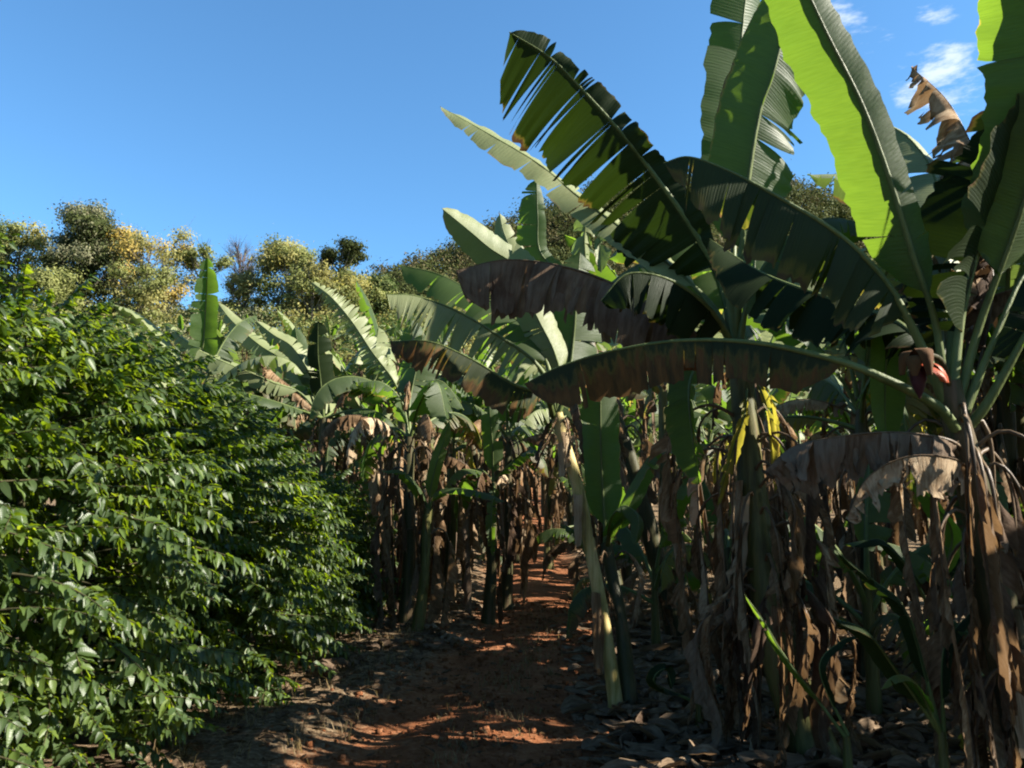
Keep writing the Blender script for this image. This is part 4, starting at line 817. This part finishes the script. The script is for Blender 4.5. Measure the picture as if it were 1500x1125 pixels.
# ---------------------------------------------------------------- trees on the ridge
def tmat(name, c0, c1, tr, tc_): M[name] = simple_leaf(name, c0, c1, tc_, .7, tr, None, .05, .35)
tmat('tdark', (.045, .07, .022), (.14, .17, .06), .2, (.08, .14, .03))
tmat('tolive', (.12, .14, .045), (.3, .31, .11), .25, (.2, .24, .05))
tmat('tforest', (.03, .045, .015), (.1, .115, .035), .15, (.09, .1, .03))
tmat('tforestb', (.06, .055, .025), (.13, .11, .05), .15, (.12, .11, .04))
tmat('tyellow', (.19, .18, .06), (.42, .39, .15), .3, (.42, .38, .1))
tmat('tgrey', (.14, .15, .08), (.3, .28, .17), .2, (.15, .18, .06))
tmat('tgold', (.36, .27, .08), (.68, .5, .14), .3, (.5, .38, .08))
tmat('twigs', (.16, .12, .10), (.28, .21, .18), .05, (.2, .15, .12))
M['bark'] = stem_mat('bark', [(.35, (.11, .09, .07)), (.65, (.32, .28, .23))], .9)
def facets(mb, r, C_, sp, sz, n, mi=0):
    q_ = r.normal(0, 1, (n, 3)); c = C_+q_*sp; nn_ = nrm(nrm(q_)+r.normal(0, .38, (n, 3))+[0, 0, .15]); d = nrm(np.cross(nn_, r.normal(0, 1, (n, 3)))); e = nrm(np.cross(nn_, d)); s = sz*r.uniform(.5, 1.3, (n, 1))
    V = np.stack([c-d*s, c-e*s*.5, c+d*s, c+e*s*.5], 1).reshape(-1, 3); Q = np.arange(n*4).reshape(-1, 4); mb.quads(V, Q, mi=mi)
def tree(seed, px, Y, top, bot, wpx, lm, lab, shape='round', dens=1., name='ridge_tree', lf=.17, second=None, grp='trees along the ridge', cat='tree'):
    r = np.random.RandomState(seed); b = at(px, bot, Y); base = np.array([b[0], Y, float(gz(b[0], Y))]); tp = at(px, top, Y)[2]; H = max(3, tp-base[2]); Rr = wpx/F*Y/2
    e = empty(name, base, lab, cat, grp); tr = MB(); cr = MB()
    tr.tube(catmull([(0, 0, -.5), (r.uniform(-.2, .2), 0, H*.3), (r.uniform(-.4, .4), 0, H*.6), (0, 0, H*.92)], 10)[0], np.linspace(.035*H**.9*.5, .03, 10)+.03, 7)
    nlm = int(26*dens)+8 if shape != 'umbrella' else 18
    cz0 = H*(.32 if shape != 'umbrella' else .7)
    for k in range(nlm):
        q = r.rand()**.8
        if shape == 'round': zz = cz0+(H-cz0)*q; rr = Rr*math.sqrt(max(.05, 1-((q-.45)/.62)**2))
        elif shape == 'cone': zz = cz0+(H-cz0)*q; rr = Rr*(1-q*.75)
        elif shape == 'umbrella': zz = cz0+(H-cz0)*(.5+.5*q); rr = Rr
        else: zz = cz0+(H-cz0)*q; rr = Rr*math.sqrt(max(.1, 1-((q-.6)/.7)**2))
        az = r.rand()*6.28; rad = rr*math.sqrt(r.uniform(.1, 1)); c = np.array([math.cos(az)*rad, math.sin(az)*rad, zz])
        st = np.array([0, 0, max(H*.25, zz-rad*.9-H*.08)]); mid_ = (st+c)/2+[0, 0, -.04*H]
        tr.tube(catmull([st, mid_, c], 6)[0], np.linspace(.013*H*.5, .012, 6)+.008, 4)
        if shape == 'bare':
            for j in range(26):
                d = nrm(c-st)+r.normal(0, .55, 3); tr.tube([c-(c-st)*r.uniform(0, .6), c-(c-st)*.1+d*.35, c+d*r.uniform(.5, 1.1)], [.02, .013, .007], 3)
            facets(cr, r, c, .5, .08, 12)
        else:
            cs = Rr*r.uniform(.2, .34)*(1.2 if shape == 'round' else 1)
            facets(cr, r, c, np.array([1, 1, .72])*cs*.62, lf, int(290*dens*(cs/1.)**1.3)+80, 1 if second and r.rand() < .45 else 0)
            if dens < .8:
                for j in range(8):
                    d = nrm(c-st)+r.normal(0, .5, 3); tr.tube([c-(c-st)*.3, c+d*.5, c+d*1.], [.02, .013, .007], 3)
    reg(e, tr.build('trunk', M['bark' if shape != 'bare' else 'twigs'], e)); reg(e, cr.build('crown', [M[lm], M[second or lm]], e, smooth=False)); return e
TL = [
 (20, 84, 335, 470, 80, 'tolive', 'yellowish green tree at the far left of the ridge above the hedge', 'round', 1., 'tyellow'),
 (112, 82, 306, 470, 96, 'tforest', 'tall dense dark green round tree on the ridge', 'round', 1.7, 'tgrey'),
 (166, 86, 345, 470, 62, 'tgrey', 'greyish thin crowned tree between the dark round and golden trees', 'vase', .7, None),
 (215, 84, 345, 480, 118, 'tyellow', 'golden leaved autumn tree with bare twigs on the ridge', 'vase', .75, 'tgold'),
 (196, 80, 395, 490, 100, 'tolive', 'low olive tree with pale trunks below the golden tree', 'vase', .7, 'tyellow'),
 (292, 86, 372, 470, 70, 'tolive', 'sparse green tree with sky showing through its branches', 'umbrella', .5, None),
 (348, 90, 362, 470, 46, 'twigs', 'bare twiggy pinkish tree on the ridge', 'bare', .9, None),
 (356, 84, 398, 470, 56, 'tyellow', 'small yellow leaved tree under the bare twiggy one', 'round', .6, None),
 (420, 84, 358, 480, 90, 'tolive', 'broad light green tree right of the ridge gap', 'round', 1., 'tyellow'),
 (494, 82, 364, 480, 72, 'tforest', 'flat topped dark green tree at the right end of the ridge', 'umbrella', 1.3, None),
 (484, 82, 400, 490, 90, 'tolive', 'bushy olive tree below the flat topped dark tree', 'round', .9, 'tyellow'),
 (455, 80, 395, 490, 80, 'tyellow', 'yellow green tree with pale bare trunks at the ridge middle', 'vase', .6, 'tolive'),
 (70, 78, 400, 480, 90, 'tolive', 'low olive bushy tree partly behind the hedge top', 'round', .8, None),
 (545, 88, 415, 480, 70, 'tdark', 'low dark tree where the ridge meets the wooded hill', 'round', .9, 'tolive'),
 (-50, 84, 320, 470, 120, 'tdark', 'dark tree just beyond the left edge on the ridge', 'round', 1.2, None),
]
for k, (px, Y_, tp, bt, wp, lm, lab, shp, dn, se) in enumerate(TL): tree(700+k, px, Y_, tp, bt, wp, lm, lab, shp, dn, second=se)
# scrub on the slope under the ridge trees and the wooded hill: masses nobody could count
r = np.random.RandomState(31)
def mass(name, label, pts, lm, lf, dens, size):
    mb = MB()
    for (x, y) in pts:
        s = r.uniform(*size); z = float(gz(x, y)); k = r.randint(0, len(lm))
        for j in range(r.randint(4, 8)):
            a = r.rand()*6.28; rad = s*.5*math.sqrt(r.rand()); facets(mb, r, np.array([x+math.cos(a)*rad, y+math.sin(a)*rad, z+s*r.uniform(.25, .85)]), np.array([1, 1, .7])*s*.17, lf, int(dens*r.uniform(.7, 1.3)), k)
    o = mb.build(name, [M[q] for q in lm], smooth=False); tag(o, label, kind='stuff')
ridge = [(x, y) for y in np.arange(88, 100, 3.4) for x in np.arange(-70, 8, 3.3)+r.uniform(-1, 1, len(np.arange(-70, 8, 3.3)))]
mass('scrub', 'bushy olive undergrowth closing the gaps between the ridge trees', ridge, ['tolive', 'tgrey', 'tyellow', 'tdark'], .2, 60, (2.0, 3.8))
pts = [(x, y) for y in np.arange(62, 100, 2.6) for x in np.arange(-62, 14, 2.5) + r.uniform(-1, 1, len(np.arange(-62, 14, 2.5)))]
mass('scrub', 'olive and yellow scrub covering the slope below the ridge trees', pts, ['tolive', 'tdark', 'tyellow', 'tgrey', 'tolive'], .16, 40, (2.2, 4.2))
pts = []
for y in np.arange(120, 235, 5.):
    for x in np.arange(-40, 150, 5.):
        xx = x+r.uniform(-2, 2); 
        if xx > -.25*y: pts.append((xx, y+r.uniform(-2, 2)))
mass('forest', 'dense olive brown forest covering the hill behind the banana leaves', pts, ['tforest', 'tforestb', 'tforest', 'tforest'], .36, 100, (6, 9.5))
print('objects', len(bpy.data.objects))
